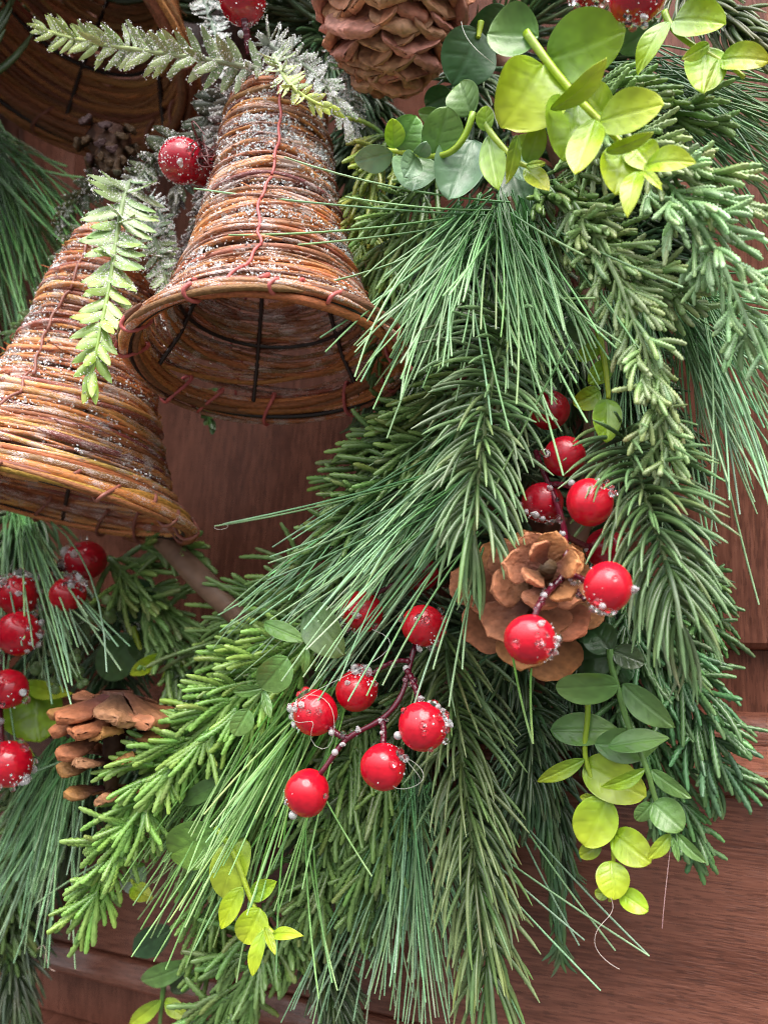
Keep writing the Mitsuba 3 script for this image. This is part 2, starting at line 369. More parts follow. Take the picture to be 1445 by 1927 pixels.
def fir(label, stem, A, B, n=150, nl=95, r=4.3, seed=0, group=None, stuff=False, a0=84, a1=44, back=0.25, flat=0.75, tipn=14, curl=0.62, cat='fir branch', into=None):
    """A bottle-brush branch of short curved needles around a stem."""
    global rng, U
    rng = np.random.default_rng(3000 + seed); U = rng.uniform
    key = thing('fir_branch', label, cat, group) if into is None else None
    C = curve(pts(stem), 80); s = pxm(C[40])
    v, f, uv = tube_mesh(C, np.linspace(8, 4, 80) * s, np.asarray(A) * .9, np.asarray(B) * .9, 7)
    if into is None: part(key, 'stem', (v, f), 'm_stem', uv=uv)
    else: into.append((v, f, uv))
    K = 8; tt = np.linspace(0, 1, K)
    P, R = [], []
    for i in range(n):
        u = (i + U()) / n
        tip = i >= n - tipn
        if tip: u = U(.93, .99)
        k = min(78, int(u * 79)); p = C[k]; t = unit(C[k + 1] - C[k]); vw = VIEW(p); sd = unit(np.cross(t, vw)); vw = np.cross(sd, t)
        phi = i * 2.39996 + rng.normal(0, .2)
        if math.sin(phi) < -back: phi = -phi
        rad = sd * math.cos(phi) + vw * math.sin(phi) * .5
        a = math.radians((a0 + (a1 - a0) * u) + rng.normal(0, 6)) * (0.5 * U(.3, 1.2) if tip else 1)
        d0 = unit(t * math.cos(a) + unit(rad) * math.sin(a))
        L = nl * s * U(.82, 1.1) * (1 - .22 * u)
        cv = unit(t - d0 * (t @ d0)) * curl * U(.5, 1.3)
        P.append(p + d0 * (L * tt)[:, None] + cv * (L * tt ** 2)[:, None] + rng.normal(0, .05, 3) * (L * tt ** 2)[:, None])
        R.append(r * s * U(.9, 1.1) * np.array([.75, .95, 1, 1, .98, .9, .72, .22]))
    P, R = np.array(P), np.array(R)
    v, f = tubes(P, R, 6, flat=flat)
    al = np.repeat(tt ** 2.2, 6)
    if into is not None:
        m = join(v, f); into.append((*m, np.vstack([tone(al, jitter(A), jitter(B)) for _ in range(n)])))
    elif stuff:
        part(key, 'needles', join(v, f), 'm_needle', uv=np.vstack([tone(al, jitter(A), jitter(B)) for _ in range(n)]), stuff=True)
    else:
        for i in range(n): part(key, 'needle', (v[i], f), 'm_needle', uv=tone(al, jitter(A), jitter(B)))
    return key

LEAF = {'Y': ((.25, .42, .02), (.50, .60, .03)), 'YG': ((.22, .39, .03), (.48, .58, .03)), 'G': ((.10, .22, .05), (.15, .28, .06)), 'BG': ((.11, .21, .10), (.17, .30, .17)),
        'L': ((.16, .28, .12), (.30, .44, .28)), 'D': ((.035, .085, .025), (.05, .10, .035)), 'O': ((.15, .29, .03), (.32, .46, .025)), 'M': ((.06, .13, .04), (.09, .18, .05))}

def leaf(parent, x0, y0, x1, y1, w, roll, h0, h1, ck, cup=0.18, arch=0.12, point=0.25, label=None):
    """A waxy leaf from base pixel to tip pixel; w: width in px; roll: turn about its midrib, degrees."""
    b, t = at(x0, y0, h0), at(x1, y1, h1)
    s = pxm((b + t) / 2); ax = t - b; L = np.linalg.norm(ax); ay = ax / L
    vw = VIEW((b + t) / 2); ex = unit(np.cross(ay, vw)); ez = np.cross(ex, ay)
    r = math.radians(roll); ex, ez = ex * math.cos(r) + ez * math.sin(r), ez * math.cos(r) - ex * math.sin(r)
    W = w * s / 2 / max(.45, abs(math.cos(r)))
    m, n = 27, 19
    tv = np.linspace(0, 1, m)[:, None]; uu = np.linspace(-1, 1, n)[None]
    point = .06 if W * 2 > .58 * L else .32
    prof = np.sin(np.pi * np.clip(tv, 0, 1) ** 0.92) ** (.50 if point < .1 else .64)
    prof = prof * (1 - point * np.clip((tv - .72) / .28, 0, 1) ** 1.5 * .8)
    prof[0] = .04; prof[-1] = .02
    sk = rng.normal(0, .05)
    x = uu * prof * W * (1 + sk * np.sign(uu)); 
    wave = .07 * np.sin(tv * 7 + U(0, 6)) * uu * abs(uu)
    z = (cup * uu ** 2 * prof ** 2 * W * 1.0 + arch * L * 4 * (tv - .5) ** 2 * -.25 + wave * W)
    vein = np.exp(-(uu * prof * W / (1.6 * s)) ** 2) * 2.2 * s
    lat = np.maximum(0, np.cos((tv - .40 * np.abs(uu) * .55) * 2 * np.pi * 4.2)) ** 14 * 1.5 * s * np.clip(np.abs(uu) * 6, 0, 1) * np.clip((1 - np.abs(uu)) * 5, 0, 1)
    z = z - vein - lat
    y = tv * L + 0 * uu
    base = b + x[..., None] * ex + y[..., None] * ay + z[..., None] * ez
    th = (.55 + 1.2 * np.clip(1 - np.abs(uu), 0, 1) ** .5 * np.clip(prof, .1, 1)) * s * 1.3
    v, f = slab(base + (th / 2)[..., None] * ez, base - (th / 2)[..., None] * ez)
    A, B = LEAF[ck] if isinstance(ck, str) else ck
    al = np.r_[(tv + 0 * uu).ravel(), (tv + 0 * uu).ravel()]
    return part(parent, 'leaf', (v, f), 'm_leaf', uv=tone(al, jitter(A, .06), jitter(B, .06)), smooth=True, label=label)

def eucalyptus(label, stem, leaves, h, seed=0, r=6, sc='YG', cat='eucalyptus sprig', group=None):
    global rng, U
    rng = np.random.default_rng(4000 + seed); U = rng.uniform
    key = thing('eucalyptus_sprig', label, cat, group)
    if stem:
        st = [(x, y, h) if len(q) == 2 else (x, y, q[2]) for q in stem for x, y in [q[:2]]]
        C = curve(pts(st), 30); s = pxm(C[15])
        v, f, uv = tube_mesh(C, np.linspace(r * 1.1, r * .7, 30) * s, *LEAF[sc], 8)
        part(key, 'stem', (v, f), 'm_leaf', uv=uv)
    for x0, y0, x1, y1, w, roll, d0, d1, ck in leaves:
        leaf(key, x0, y0, x1, y1, w, roll, h + d0, h + d1, ck, cup=U(.14, .46), arch=U(-.1, .45))
    return key

# ---------------------------------------------------------------- berries
BEAD = [mikit.ply(ICO[2], 'm_ice', smooth=True)]
for q in range(4):
    b = ICO[1].copy(); b.vertices = b.vertices * (1 + rng.normal(0, .16, (len(b.vertices), 1))) * np.array([1.15, .9, .75])
    BEAD.append(mikit.ply(b, 'm_ice' if q % 2 else 'm_ice_white', smooth=False))
BEAD.append(mikit.ply(ICO[2], 'm_ice_white', smooth=True))
def bead(parent, p, r):
    key = numbered(parent + '__ice_bead')
    scene[key] = {**BEAD[0 if U() < .5 else rng.integers(1, 6)], 'to_world': T().translate([float(x) for x in p]).rotate([.3, .5, .8], float(U(0, 360))).scale([float(r)] * 3)}

def berry(parent, x, y, rpx, h, beads=8, side=None, dull=0.0, frosty=0, name='berry', col=(.60, .003, .022), top=None):
    c = at(x, y, h); s = pxm(c); R = rpx * s; vw = VIEW(c)
    b = ICO[3].vertices.copy()
    d = b * (1 + 0.03 * np.sin(2 * b[:, :1] + U(0, 6)) + 0.022 * np.sin(4 * b[:, 1:2] + 2 * b[:, 2:3] + U(0, 6)) + 0.012 * MK.fbm(b * 3 + U(0, 99), 2)[:, None]) * np.array([U(.96, 1.03), U(.96, 1.03), U(.94, 1.03)])
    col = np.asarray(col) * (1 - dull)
    if top is None: k = part(parent, name, (c + d * R, np.asarray(ICO[3].faces)), 'm_berry', uv=tone(np.full(len(b), .5), col, col))
    else:
        k = top; scene[k] = mikit.ply((c + d * R, np.asarray(ICO[3].faces)), 'm_berry', smooth=True, uv=tone(np.full(len(b), .5), col, col))
    fr, up = RIGHT, UPV
    if side is not None:
        a = math.radians(side); cen = unit(fr * math.cos(a) - up * math.sin(a) + .15 * vw)
    for _ in range(beads):
        if side is not None and U() < .72: q = unit(cen + rng.normal(0, .38, 3))
        else: q = unit(rng.normal(size=3) + .7 * vw)
        br = U(4.8, 8.6) * s
        bead(k, c + q * (R + br * .55), br)
    if beads > 3:       # fine sugar-like frost round the beads
        q = np.array([unit((cen if side is not None else vw) + rng.normal(0, .5, 3)) for _ in range(beads * 3)])
        frost(k, c + q * R * 1.02, U(1.0, 1.9, len(q)) ** 2 * s, 'frost')
    if frosty:
        frosty = frosty * 5; q = unit(rng.normal(size=(frosty, 3)) + .4 * vw); q = q[MK.fbm(q * 3.2, 3) > U(.38, .6, frosty)]
        frost(k, c + q * R * 1.01, U(.7, 1.6, len(q)) ** 2 * s, 'frost')
    return k, c

def stem_tube(parent, seq, r=6.5, beads=0, A=(.085, .006, .018), name='stem'):
    C = curve(pts(seq), 24); s = pxm(C[12])
    v, f, uv = tube_mesh(C, r * s * (1 + .12 * np.sin(np.arange(24) * 1.7)), A, np.asarray(A) * 1.3, 8)
    k = part(parent, name, (v, f), 'm_berry', uv=uv)
    for _ in range(beads):
        i = rng.integers(2, 22); br = U(3.5, 7) * s
        q = unit(rng.normal(size=3) + .6 * VIEW(C[i]))
        bead(k, C[i] + q * (r * s + br * .5), br)

# ---------------------------------------------------------------- pine cones
def cone_scale(P, X, Y, Z, L, W, th, curl, cup, s):
    tw, pi = rng.normal(0, .14), rng.normal(0, .07)
    X, Z = X * math.cos(tw) + Z * math.sin(tw), Z * math.cos(tw) - X * math.sin(tw)
    Y, Z = Y * math.cos(pi) + Z * math.sin(pi), Z * math.cos(pi) - Y * math.sin(pi)
    m, n = 15, 11
    t = np.linspace(0, 1, m)[:, None]; u = np.linspace(-1, 1, n)[None]
    prof = 0.34 + 0.66 * mik_smooth(0.05, 0.68, t)
    rnd = np.where(t > .62, np.sqrt(np.clip(1 - ((t - .62) / .385) ** 2.6, 0.0, 1)), 1.0)
    prof = prof * np.maximum(rnd, .10)
    x = u * prof * W / 2
    y = t * L * (1 - .05 * u ** 2 * t)
    ridge = .10 * W * np.exp(-(u / .35) ** 2) * mik_smooth(.55, .85, t)
    z = curl * L * t ** 2.2 + cup * W * u ** 2 * prof * .5 + W * .05 * np.sin(u * U(1.5, 3.5) + U(0, 6)) * t
    thick = th * (0.45 + 1.0 * mik_smooth(.35, .8, t)) * (1 - .55 * np.abs(u) ** 3) * np.where(t > .93, .6, 1)
    wr = np.random.default_rng(int(abs(P[0]) * 1e6) % 9999).normal(0, .035 * th, (m, n)) + .16 * th * np.sin(u * 14 + 3 * t + np.sin(t * 9)) * mik_smooth(.2, .5, t)
    def put(zz): return P + x[..., None] * X + y[..., None] * Y + zz[..., None] * Z
    v, f = slab(put(z + thick / 2 + wr), put(z - thick / 2 - ridge * .8 + wr))
    al = (np.clip(t * 1.05, 0, 1) ** 1.9 + 0 * u).ravel()
    return (v, f), np.r_[al, al]

def mik_smooth(a, b, x):
    q = np.clip((x - a) / (b - a), 0, 1); return q * q * (3 - 2 * q)

def pine_cone(label, base, apex, n, L, W, beta, r0, A, B, seed=0, th=9, curl=.1, cup=.15, taper=(1.0, .55), start=0.0, core=22, phase=0, sprd=1.0, tiers=None):
    """base, apex: world points; L, W, th, r0, core in px; beta(t): rise of a scale from the axis' cross plane, degrees."""
    global rng, U
    rng = np.random.default_rng(5000 + seed); U = rng.uniform
    key = thing('pine_cone', label, 'pine cone')
    a = unit(apex - base); H = np.linalg.norm(apex - base); s = pxm((base + apex) / 2)
    e1 = unit(np.cross(a, [0.3, 0.2, 0.93])); e2 = np.cross(a, e1)
    cc = base + a * np.linspace(-.02, .95, 14)[:, None] * H
    v, f, uv = tube_mesh(cc, core * s * np.linspace(1.1, .45, 14) * (1 + .1 * np.sin(np.arange(14) * 2.1)), (.06, .025, .015), (.09, .04, .02), 10)
    part(key, 'core', (v, f), 'm_cone', uv=uv)
    if tiers: spots = [(t + U(-.025, .025), 2 * np.pi * (j + .5 * q + U(-.12, .12)) / m) for q, (t, m) in enumerate(tiers) for j in range(m)]
    else: spots = [(start + (1 - start) * (i / (n - 1)) ** sprd, i * 2.39996 + phase + rng.normal(0, .07)) for i in range(n)]
    for t, th_ in spots:
        rho = e1 * math.cos(th_) + e2 * math.sin(th_)
        be = math.radians(beta(t) + rng.normal(0, 5))
        Y = unit(rho * math.cos(be) + a * math.sin(be)); Z = unit(a * math.cos(be) - rho * math.sin(be)); X = np.cross(Y, Z)
        sc = (taper[0] + (taper[1] - taper[0]) * t) * U(.92, 1.08)
        P = base + a * H * t * .97 + rho * r0(t) * s
        m, al = cone_scale(P, X, Y, Z, L * s * sc, W * s * sc, th * s * (.6 + .4 * sc), curl + rng.normal(0, .05), cup + rng.normal(0, .06), s)
        part(key, 'scale', m, 'm_cone', uv=tone(al, np.asarray(A) * U(.8, 1.2), np.asarray(B) * U(.82, 1.12)))
    return key

# ---------------------------------------------------------------- wicker bells
def bell(label, apex, centre, hC, tilt, prof, cols, seed=0, nw=58, e1dir=None, frostn=2400, vr=5.2, ribs=6, rimn=26, lash=12):
    """apex, centre: pixels of the bell's top and of the middle of its mouth; tilt: degrees the mouth turns to the viewer; prof: (t, radius px)."""
    global rng, U
    rng = np.random.default_rng(6000 + seed); U = rng.uniform
    key = thing('wicker_bell', label, 'bell')
    C = at(centre[0], centre[1], hC); zC = (C - EYE) @ FWD; s = zC / FPX
    Lp = math.hypot(apex[0] - centre[0], apex[1] - centre[1]) * s
    A = EYE + ray(*apex) * (zC + Lp * math.tan(math.radians(tilt)))
    a = unit(C - A); L = np.linalg.norm(C - A)
    e1 = unit(RIGHT - a * (RIGHT @ a)); e2 = np.cross(a, e1)
    if e2 @ VIEW(C) < 0: e2 = -e2
    pt, pr = np.array(prof).T
    rad = lambda t: np.interp(t, pt, pr) * s
    def P(t, th, dr=0.0):
        t, th = np.asarray(t, float), np.asarray(th, float)
        r = rad(t) + dr
        return A + a * (L * t)[..., None] + r[..., None] * (np.cos(th)[..., None] * e1 + np.sin(th)[..., None] * e2)
    # vine windings, each its own strand
    for i in range(nw):
        t0 = 0.015 + 0.94 * ((i + U(-.5, .5)) / nw)
        turns = U(.75, 1.35) * 2 * np.pi; th0 = U(0, 6.28)
        k = 56; th = th0 + np.linspace(0, turns, k)
        tw = t0 + rng.normal(0, .026) * np.linspace(-1, 1, k) + .012 * np.sin(th * U(1, 2.2) + U(0, 6)) + .004 * np.sin(th * 5 + U(0, 6))
        layer = U(-8, 5.5) * s
        dr = layer + 1.6 * s * np.sin(th * U(2, 4) + U(0, 6))
        pp = P(np.clip(tw, .005, .985), th, dr)
        c = cols[rng.integers(len(cols))]
        r = vr * s * U(.5, 1.3) * (1 + .08 * np.sin(np.arange(k) * U(.5, 1.1) + U(0, 6))) * np.minimum(1, np.minimum(np.arange(k), np.arange(k)[::-1]) / 3 + .35)
        v, f = tubes(pp, r, 6, N=a)
        part(key, 'vine', (v[0], f), 'm_vine' if i % 8 and seed != 2 else 'm_twig', uv=tone(np.repeat(.5 + .5 * np.sin(th * 1.3 + i), 6), jitter(c, .12), jitter(c, .2)))
    # rim bundle
    for i in range(rimn):
        k = 70; th0 = U(0, 6.28); th = th0 + np.linspace(0, U(.7, 1.12) * 2 * np.pi, k)
        q = U(0, 6.28); rr = U(1, 18) * s
        tw = 0.972 + .016 * np.sin(th * 1.5 + U(0, 6)) + rr * math.sin(q) / L
        pp = P(tw, th, rr * math.cos(q) + 3 * s * np.sin(th * U(1, 3) + U(0, 6)))
        c = cols[rng.integers(len(cols))]
        r = vr * s * U(.9, 1.7) * np.minimum(1, np.minimum(np.arange(k), np.arange(k)[::-1]) / 3 + .3) * (1 + .07 * np.sin(np.arange(k) * .9))
        v, f = tubes(pp, r, 7, N=a)
        part(key, 'rim_vine', (v[0], f), 'm_vine' if i % 3 == 0 and seed != 2 else 'm_twig', uv=tone(np.repeat(.5 + .5 * np.sin(th), 7), jitter(c, .1), jitter(c, .15)))
    # dark wire frame: two hoops and ribs on the inside
    th = np.linspace(0, 2 * np.pi, 90, endpoint=False)
    for t0, d, r in ((.995, -9, 5.5), (.80, -11, 4.0)):
        v, f = tubes(P(np.full(90, t0), th, d * s), r * s, 8, closed=True)
        part(key, 'wire_hoop', (v[0], f), 'm_wire', uv=tone(np.full(len(v[0]), .5), (.022, .012, .012), (.022, .012, .012)))
    for i in range(ribs):
        t = np.linspace(.05, .995, 30)
        v, f = tubes(P(t, np.full(30, 2 * np.pi * (i + .25) / ribs), -11.5 * s), 4.6 * s, 6)
        part(key, 'wire_rib', (v[0], f), 'm_wire', uv=tone(np.full(len(v[0]), .5), (.03, .014, .012), (.03, .014, .012)))
    # copper lashing: hoops round the rim and stitches up the side
    cw = (.50, .13, .11) if seed == 0 else (.30, .10, .08)
    for i in range(lash):
        th0 = 2 * np.pi * (i + U(-.3, .3)) / lash; k = 26
        ps = np.linspace(U(-.6, .2), U(5.2, 6.6), k)
        rr = np.interp(np.linspace(0, 1, k), [0, .5, 1], [17, 21, 18]) * s * U(.9, 1.25)
        q = P(np.full(k, .972) + rr * np.sin(ps) * 1.25 / L, th0 + np.linspace(-.07, .07, k) * U(.5, 2.2) + .03 * np.sin(ps * 2), rr * np.cos(ps))
        v, f = tubes(q, 3.8 * s, 6)
        part(key, 'copper_tie', (v[0], f), 'm_wire', uv=tone(np.full(len(v[0]), .5), jitter(cw, .1), cw))
    for th0 in ((1.42, 4.2) if seed != 1 else (1.75, 5.0, 3.6)):
        tt = .10
        thc = th0
        while tt < .93:
            ln = U(.07, .13); k = 9
            t = np.linspace(tt, tt + ln, k)
            q = P(t, thc + np.linspace(0, dth := rng.normal(0, .09), k) + .015 * np.sin(np.linspace(0, 6, k)), (7.5 + 2.5 * np.sin(np.linspace(0, np.pi, k))) * s)
            v, f = tubes(q, 2.8 * s, 6)
            part(key, 'copper_tie', (v[0], f), 'm_wire', uv=tone(np.full(len(v[0]), .5), jitter(cw, .1), cw))
            tt += ln * U(.93, 1.08); thc += dth + (rng.normal(0, .12) if U() < .3 else 0)
    # shreds of bark that stand off
    sh = []
    for i in range(190):
        t0, th0 = U(.05, .98), U(0, 6.28); k = 9; c = P(np.array(t0), np.array(th0), 4 * s); o = unit(c - (A + a * L * t0))
        tg = unit(np.cross(a, o)) * rng.choice([-1, 1]); ln = U(8, 34) * s; w = np.linspace(0, 1, k)[:, None]
        pp = c + tg * ln * w * .8 + o * ln * U(.1, .5) * w ** 2 + a * ln * rng.normal(0, .3) * w + o * ln * .18 * np.sin(w * U(2, 6))
        cc = cols[rng.integers(len(cols))]
        sh.append(tube_mesh(pp, U(1.0, 2.2) * s * np.linspace(1, .4, k), jitter(cc, .3) * .7, jitter(cc, .3), 4))
    m, uv = merge(sh)
    part(key, 'bark_shreds', m, 'm_twig', uv=uv, stuff=True)
    # frost
    if frostn:
        t0, th0 = U(.01, .93, frostn * 4), U(0, 2 * np.pi, frostn * 4)
        ct, cth = U(.02, .9, 70), U(0, 2 * np.pi, 70); pick = rng.integers(0, 70, frostn); t0[:frostn] = np.clip(ct[pick] + rng.normal(0, .022, frostn), .01, .95); th0[:frostn] = cth[pick] + rng.normal(0, .16, frostn)
        q = P(t0, th0, 0.0); o = unit(q - (A + a * (L * t0)[:, None]))

        patch = MK.fbm(np.stack([np.cos(th0) * 3, np.sin(th0) * 3, t0 * 9], 1), 3, seed)
        keep = np.nonzero((o @ np.array([.1, -.55, .75]) > U(-.45, .25, len(o))) & (patch > U(.34, .60, len(o))))[0][:frostn]
        frost(key, q[keep] + o[keep] * (U(-3, 6.0, len(keep)) * s)[:, None], U(.75, 1.85, len(keep)) ** 2 * s, 'frost')
        k2 = keep[::9]
        frost(key, q[k2] + o[k2] * 5.0 * s, U(2.4, 6.0, len(k2)) * s, 'ice_crystals', mat='m_ice')
    return key, A, C, a, s

# ---------------------------------------------------------------- frosted sprigs with flat broad needles
def frosted(label, stem, A, B, nl=52, w=9, n=46, seed=0, frostn=500, both=0.35, taper=.5, frost_to=.6, ang=(62, 38), name='frosted_sprig', group=None):
    global rng, U
    rng = np.random.default_rng(7000 + seed); U = rng.uniform
    key = thing(name, label, 'sprig', group)
    C = curve(pts(stem), 60); s = pxm(C[30])
    v, f, uv = tube_mesh(C, np.linspace(6, 3, 60) * s, A, B, 6)
    part(key, 'stem', (v, f), 'm_stem', uv=uv)
    fp, fs = [], []
    m, nn = 9, 5
    t = np.linspace(0, 1, m)[:, None]; u = np.linspace(-1, 1, nn)[None]
    for i in range(n):
        k = (i + U(0, .8)) / n; j = min(58, int(k * 59)); p = C[j]; tg = unit(C[j + 1] - C[j]); vw = VIEW(p); sd = unit(np.cross(tg, vw)); vw = np.cross(sd, tg)
        sg = 1 if i % 2 else -1
        phi = rng.normal(.1, both) + (rng.choice([0, .9]) if i % 3 == 0 else 0)
        a = math.radians(ang[0] + (ang[1] - ang[0]) * k + rng.normal(0, 7))
        if i > n - 5: a *= .35
        Y = unit(tg * math.cos(a) + (sd * sg * math.cos(phi) + vw * math.sin(phi)) * math.sin(a))
        L = nl * s * (1 - taper * k) * U(.85, 1.1)
        X = unit(np.cross(Y, vw)); Z = np.cross(X, Y)
        pr = np.sin(np.pi * np.clip(t, 0, 1) ** .8) ** .7; pr[0] = .3; pr[-1] = .05
        W = w * s * (1 - .35 * k)
        x, y, z = u * pr * W / 2 * 1.3, t * L + 0 * u, .06 * L * t ** 2 - .25 * W * u ** 2 * pr + .16 * W * np.abs(u)
        g = p + x[..., None] * X + y[..., None] * Y + z[..., None] * Z
        th = (.9 * s * (1.2 - np.abs(u)) * np.clip(pr, .2, 1))[..., None] * Z
        v, f = slab(g + th, g - th)
        al = np.r_[(k + 0 * t * u).ravel(), (k + 0 * t * u).ravel()] * .8 + np.r_[(t + 0 * u).ravel(), (t + 0 * u).ravel()] * .2
        part(key, 'needle', (v, f), 'm_leaf', uv=tone(al, jitter(A), jitter(B)))
        c = int(2.3 * frostn / n * (1.6 if k < frost_to else .35))
        q = U(0, 1, (c, 2))
        fp.append(p + Y * (q[:, :1] * L) + X * ((q[:, 1:] - .5) * W * 1.1) + Z * 1.5 * s); fs.append(U(.75, 1.6, c) ** 2 * s)
    frost(key, np.vstack(fp), np.concatenate(fs), c=(.74, .77, .76))
    return key

# ================================================================ the wreath, back to front
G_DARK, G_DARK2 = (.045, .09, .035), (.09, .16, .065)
# hoop of the wreath
hoop = thing('wreath_hoop', 'smooth brown twig hoop of the wreath showing in the gap below the bells', 'wreath hoop')
C = curve(pts([(150, 880, 24), (300, 1010, 46), (400, 1112, 62), (500, 1205, 48), (660, 1300, 26), (850, 1290, 24), (1010, 1150, 24), (1110, 900, 24), (1120, 600, 24), (1060, 300, 24), (900, 60, 24)]), 90)
v, f, uv = tube_mesh(C, 23 * pxm(C[25]) * (1 + .04 * np.sin(np.arange(90) * .7)), (.20, .115, .08), (.22, .12, .085), 14)
part(hoop, 'twig', (v, f), 'm_stem', uv=uv)

# deep background branches
deep = 'background branches deep inside the wreath'
bk = [((120, 1080), (40, 1330)), ((220, 1150), (180, 1480)), ((420, 1230), (330, 1560)), ((520, 1290), (430, 1640)), ((640, 1330), (560, 1700)), ((760, 1330), (720, 1760)), ((880, 1300), (900, 1740)), ((960, 1260), (1060, 1620)),
      ((1050, 1150), (1200, 1420)), ((1090, 1020), (1290, 1260)), ((1130, 860), (1310, 1060)), ((1130, 700), (1290, 860)), ((1120, 520), (1270, 640)), ((1080, 350), (1270, 420)), ((1020, 200), (1220, 180)), ((920, 100), (1080, -60)),
      ((1050, 800), (860, 900)), ((1060, 600), (860, 640)), ((1000, 1000), (780, 1060)), ((900, 1180), (690, 1180)), ((700, 1260), (560, 1160)), ((1010, 420), (810, 470)), ((960, 250), (760, 330)), ((70, 950), (-60, 1150)), ((60, 1450), (60, 1720)), ((150, 1400), (120, 1600)),
      ((850, 60), (700, 20)), ((640, 40), (480, 10)), ((1130, 960), (1010, 840)), ((1000, 1330), (960, 1560)), ((560, 1400), (620, 1640)), ((300, 1330), (230, 1500)), ((900, 130), (820, 300)), ((1000, 260), (960, 420)), ((700, 180), (640, 330)), ((1090, 120), (1180, 60)), ((1080, 300), (1200, 330)), ((1150, 480), (1260, 520)), ((600, 60), (680, 200)), ((1110, 640), (1230, 760)), ((880, 560), (760, 620)), ((800, 260), (700, 420)), ((900, 1150), (760, 1300)), ((760, 1040), (600, 1130)), ((980, 1180), (900, 1330)), ((1050, 1250), (1120, 1420)), ((480, 1180), (380, 1330)), ((400, 20), (300, -80)), ((520, -20), (420, -120)), ((930, 430), (900, 620)), ((860, 450), (800, 640)), ((1000, 450), (1010, 660)), ((1060, 560), (1080, 740)), ((780, 420), (740, 580)), ((1120, 680), (1140, 860)), ((1180, 420), (1290, 480)), ((760, 600), (700, 760)), ((1000, 700), (960, 860))]
rest = []       # the rest of the ring, beyond the frame: it closes the wreath and shades the door inside it
for k in range(100):
    g = math.radians(128 + 212 * (k // 4) / 24); r0 = (640, 690, 740, 700)[k % 4]
    e = [(420 + r * math.cos(g + q), 650 + r * math.sin(g + q)) for r, q in ((r0, 0), (r0 + 160, .12), (r0 + 330, .2))]
    hh = (8, 45, 85, 125)[k % 4]
    if (e[0][0] > 20 and e[0][1] > 20) or (hh > 60 and e[2][0] > -40): continue
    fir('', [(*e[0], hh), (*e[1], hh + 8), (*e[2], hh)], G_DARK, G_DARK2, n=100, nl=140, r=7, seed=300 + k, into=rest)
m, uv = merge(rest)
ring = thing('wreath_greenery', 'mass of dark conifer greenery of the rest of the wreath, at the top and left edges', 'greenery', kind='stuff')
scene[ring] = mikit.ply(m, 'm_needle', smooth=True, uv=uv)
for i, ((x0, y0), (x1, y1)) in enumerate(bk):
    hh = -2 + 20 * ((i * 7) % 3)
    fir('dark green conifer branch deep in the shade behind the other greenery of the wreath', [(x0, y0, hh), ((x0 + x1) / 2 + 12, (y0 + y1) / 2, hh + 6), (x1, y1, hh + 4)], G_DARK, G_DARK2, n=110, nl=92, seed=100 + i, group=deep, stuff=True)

# ---------------------------------------------------------------- cedar, fir and pine in layers
CG, CG2 = (.10, .20, .05), (.22, .35, .10)          # mid cedar green, lighter finger tips
CL, CL2 = (.17, .28, .09), (.38, .50, .22)
CB, CB2 = (.12, .27, .05), (.29, .48, .11)
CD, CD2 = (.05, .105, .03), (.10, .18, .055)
PG, PG2 = (.08, .24, .055), (.32, .55, .25)              # long pine
PB, PB2 = (.11, .27, .10), (.40, .64, .36)
FO, FO2 = (.07, .13, .045), (.21, .33, .14)           # olive fir

fir('dark fir branch hanging at the bottom left corner of the photo', [(30, 1690, 22), (25, 1800, 26), (40, 1930, 26)], (.045, .075, .03), (.11, .15, .08), n=130, nl=90, seed=1, stuff=False)
fir('dark fir tips at the bottom edge, left of the hanging long pine needles', [(590, 1720, 24), (620, 1830, 26), (650, 1960, 26)], (.045, .08, .03), (.12, .17, .07), n=130, nl=85, seed=2)
fir('dark curled fir branch in the top right corner', [(1290, -40, 80), (1370, 40, 86), (1470, 110, 84)], (.045, .075, .025), (.15, .19, .07), n=110, nl=85, seed=3, curl=.9)
fir('narrow green fir branch hanging behind the lower right, left of the yellow-tipped eucalyptus', [(990, 1300, 36), (1020, 1450, 38), (1040, 1620, 36), (1055, 1790, 34)], (.05, .11, .04), (.12, .22, .09), n=150, nl=75, r=4.4, seed=4, a0=45, a1=25)
cedar('pale green bud-tipped cedar low at the left edge under the red berries', [(60, 1420, 40), (70, 1520, 42), (40, 1640, 40)], CD, CG2, seed=1, fr=6)
cedar('dim cedar sprig at the left edge beside the hanging pine needles', [(25, 1520, 36), (15, 1620, 36), (10, 1760, 34)], CD, CG2, seed=2, fr=6)
cedar('green cedar sprig under the lip of the left bell, over the brown hoop', [(205, 1050, 44), (262, 1110, 48), (312, 1180, 50), (352, 1265, 50)], CG, CG2, seed=3, side=(30, 60), fl=(45, 80), fr=7)
cedar('small cedar tip poking out past the right end of the left bell', [(270, 1030, 50), (320, 1025, 52), (372, 1050, 54)], CG, CG2, seed=4, side=(20, 36), fl=(35, 55), fr=7.5, per=3)
cedar('cedar sprig beside the dark opening, above the round green leaves', [(600, 1090, 52), (530, 1120, 54), (450, 1180, 54), (400, 1240, 52)], CG, CG2, seed=5, fl=(50, 85), fr=6.4)
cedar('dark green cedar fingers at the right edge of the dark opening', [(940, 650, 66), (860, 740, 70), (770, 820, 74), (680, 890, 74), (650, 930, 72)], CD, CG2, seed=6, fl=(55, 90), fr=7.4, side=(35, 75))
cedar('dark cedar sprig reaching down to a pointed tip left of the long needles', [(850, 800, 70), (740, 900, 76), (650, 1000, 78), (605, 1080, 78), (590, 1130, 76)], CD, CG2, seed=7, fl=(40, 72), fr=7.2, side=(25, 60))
cedar('dark cedar sprig between the bell rim and the hanging pine tuft', [(800, 420, 64), (750, 520, 66), (735, 600, 66), (745, 700, 62)], CD, CD2, seed=8, fl=(45, 75))
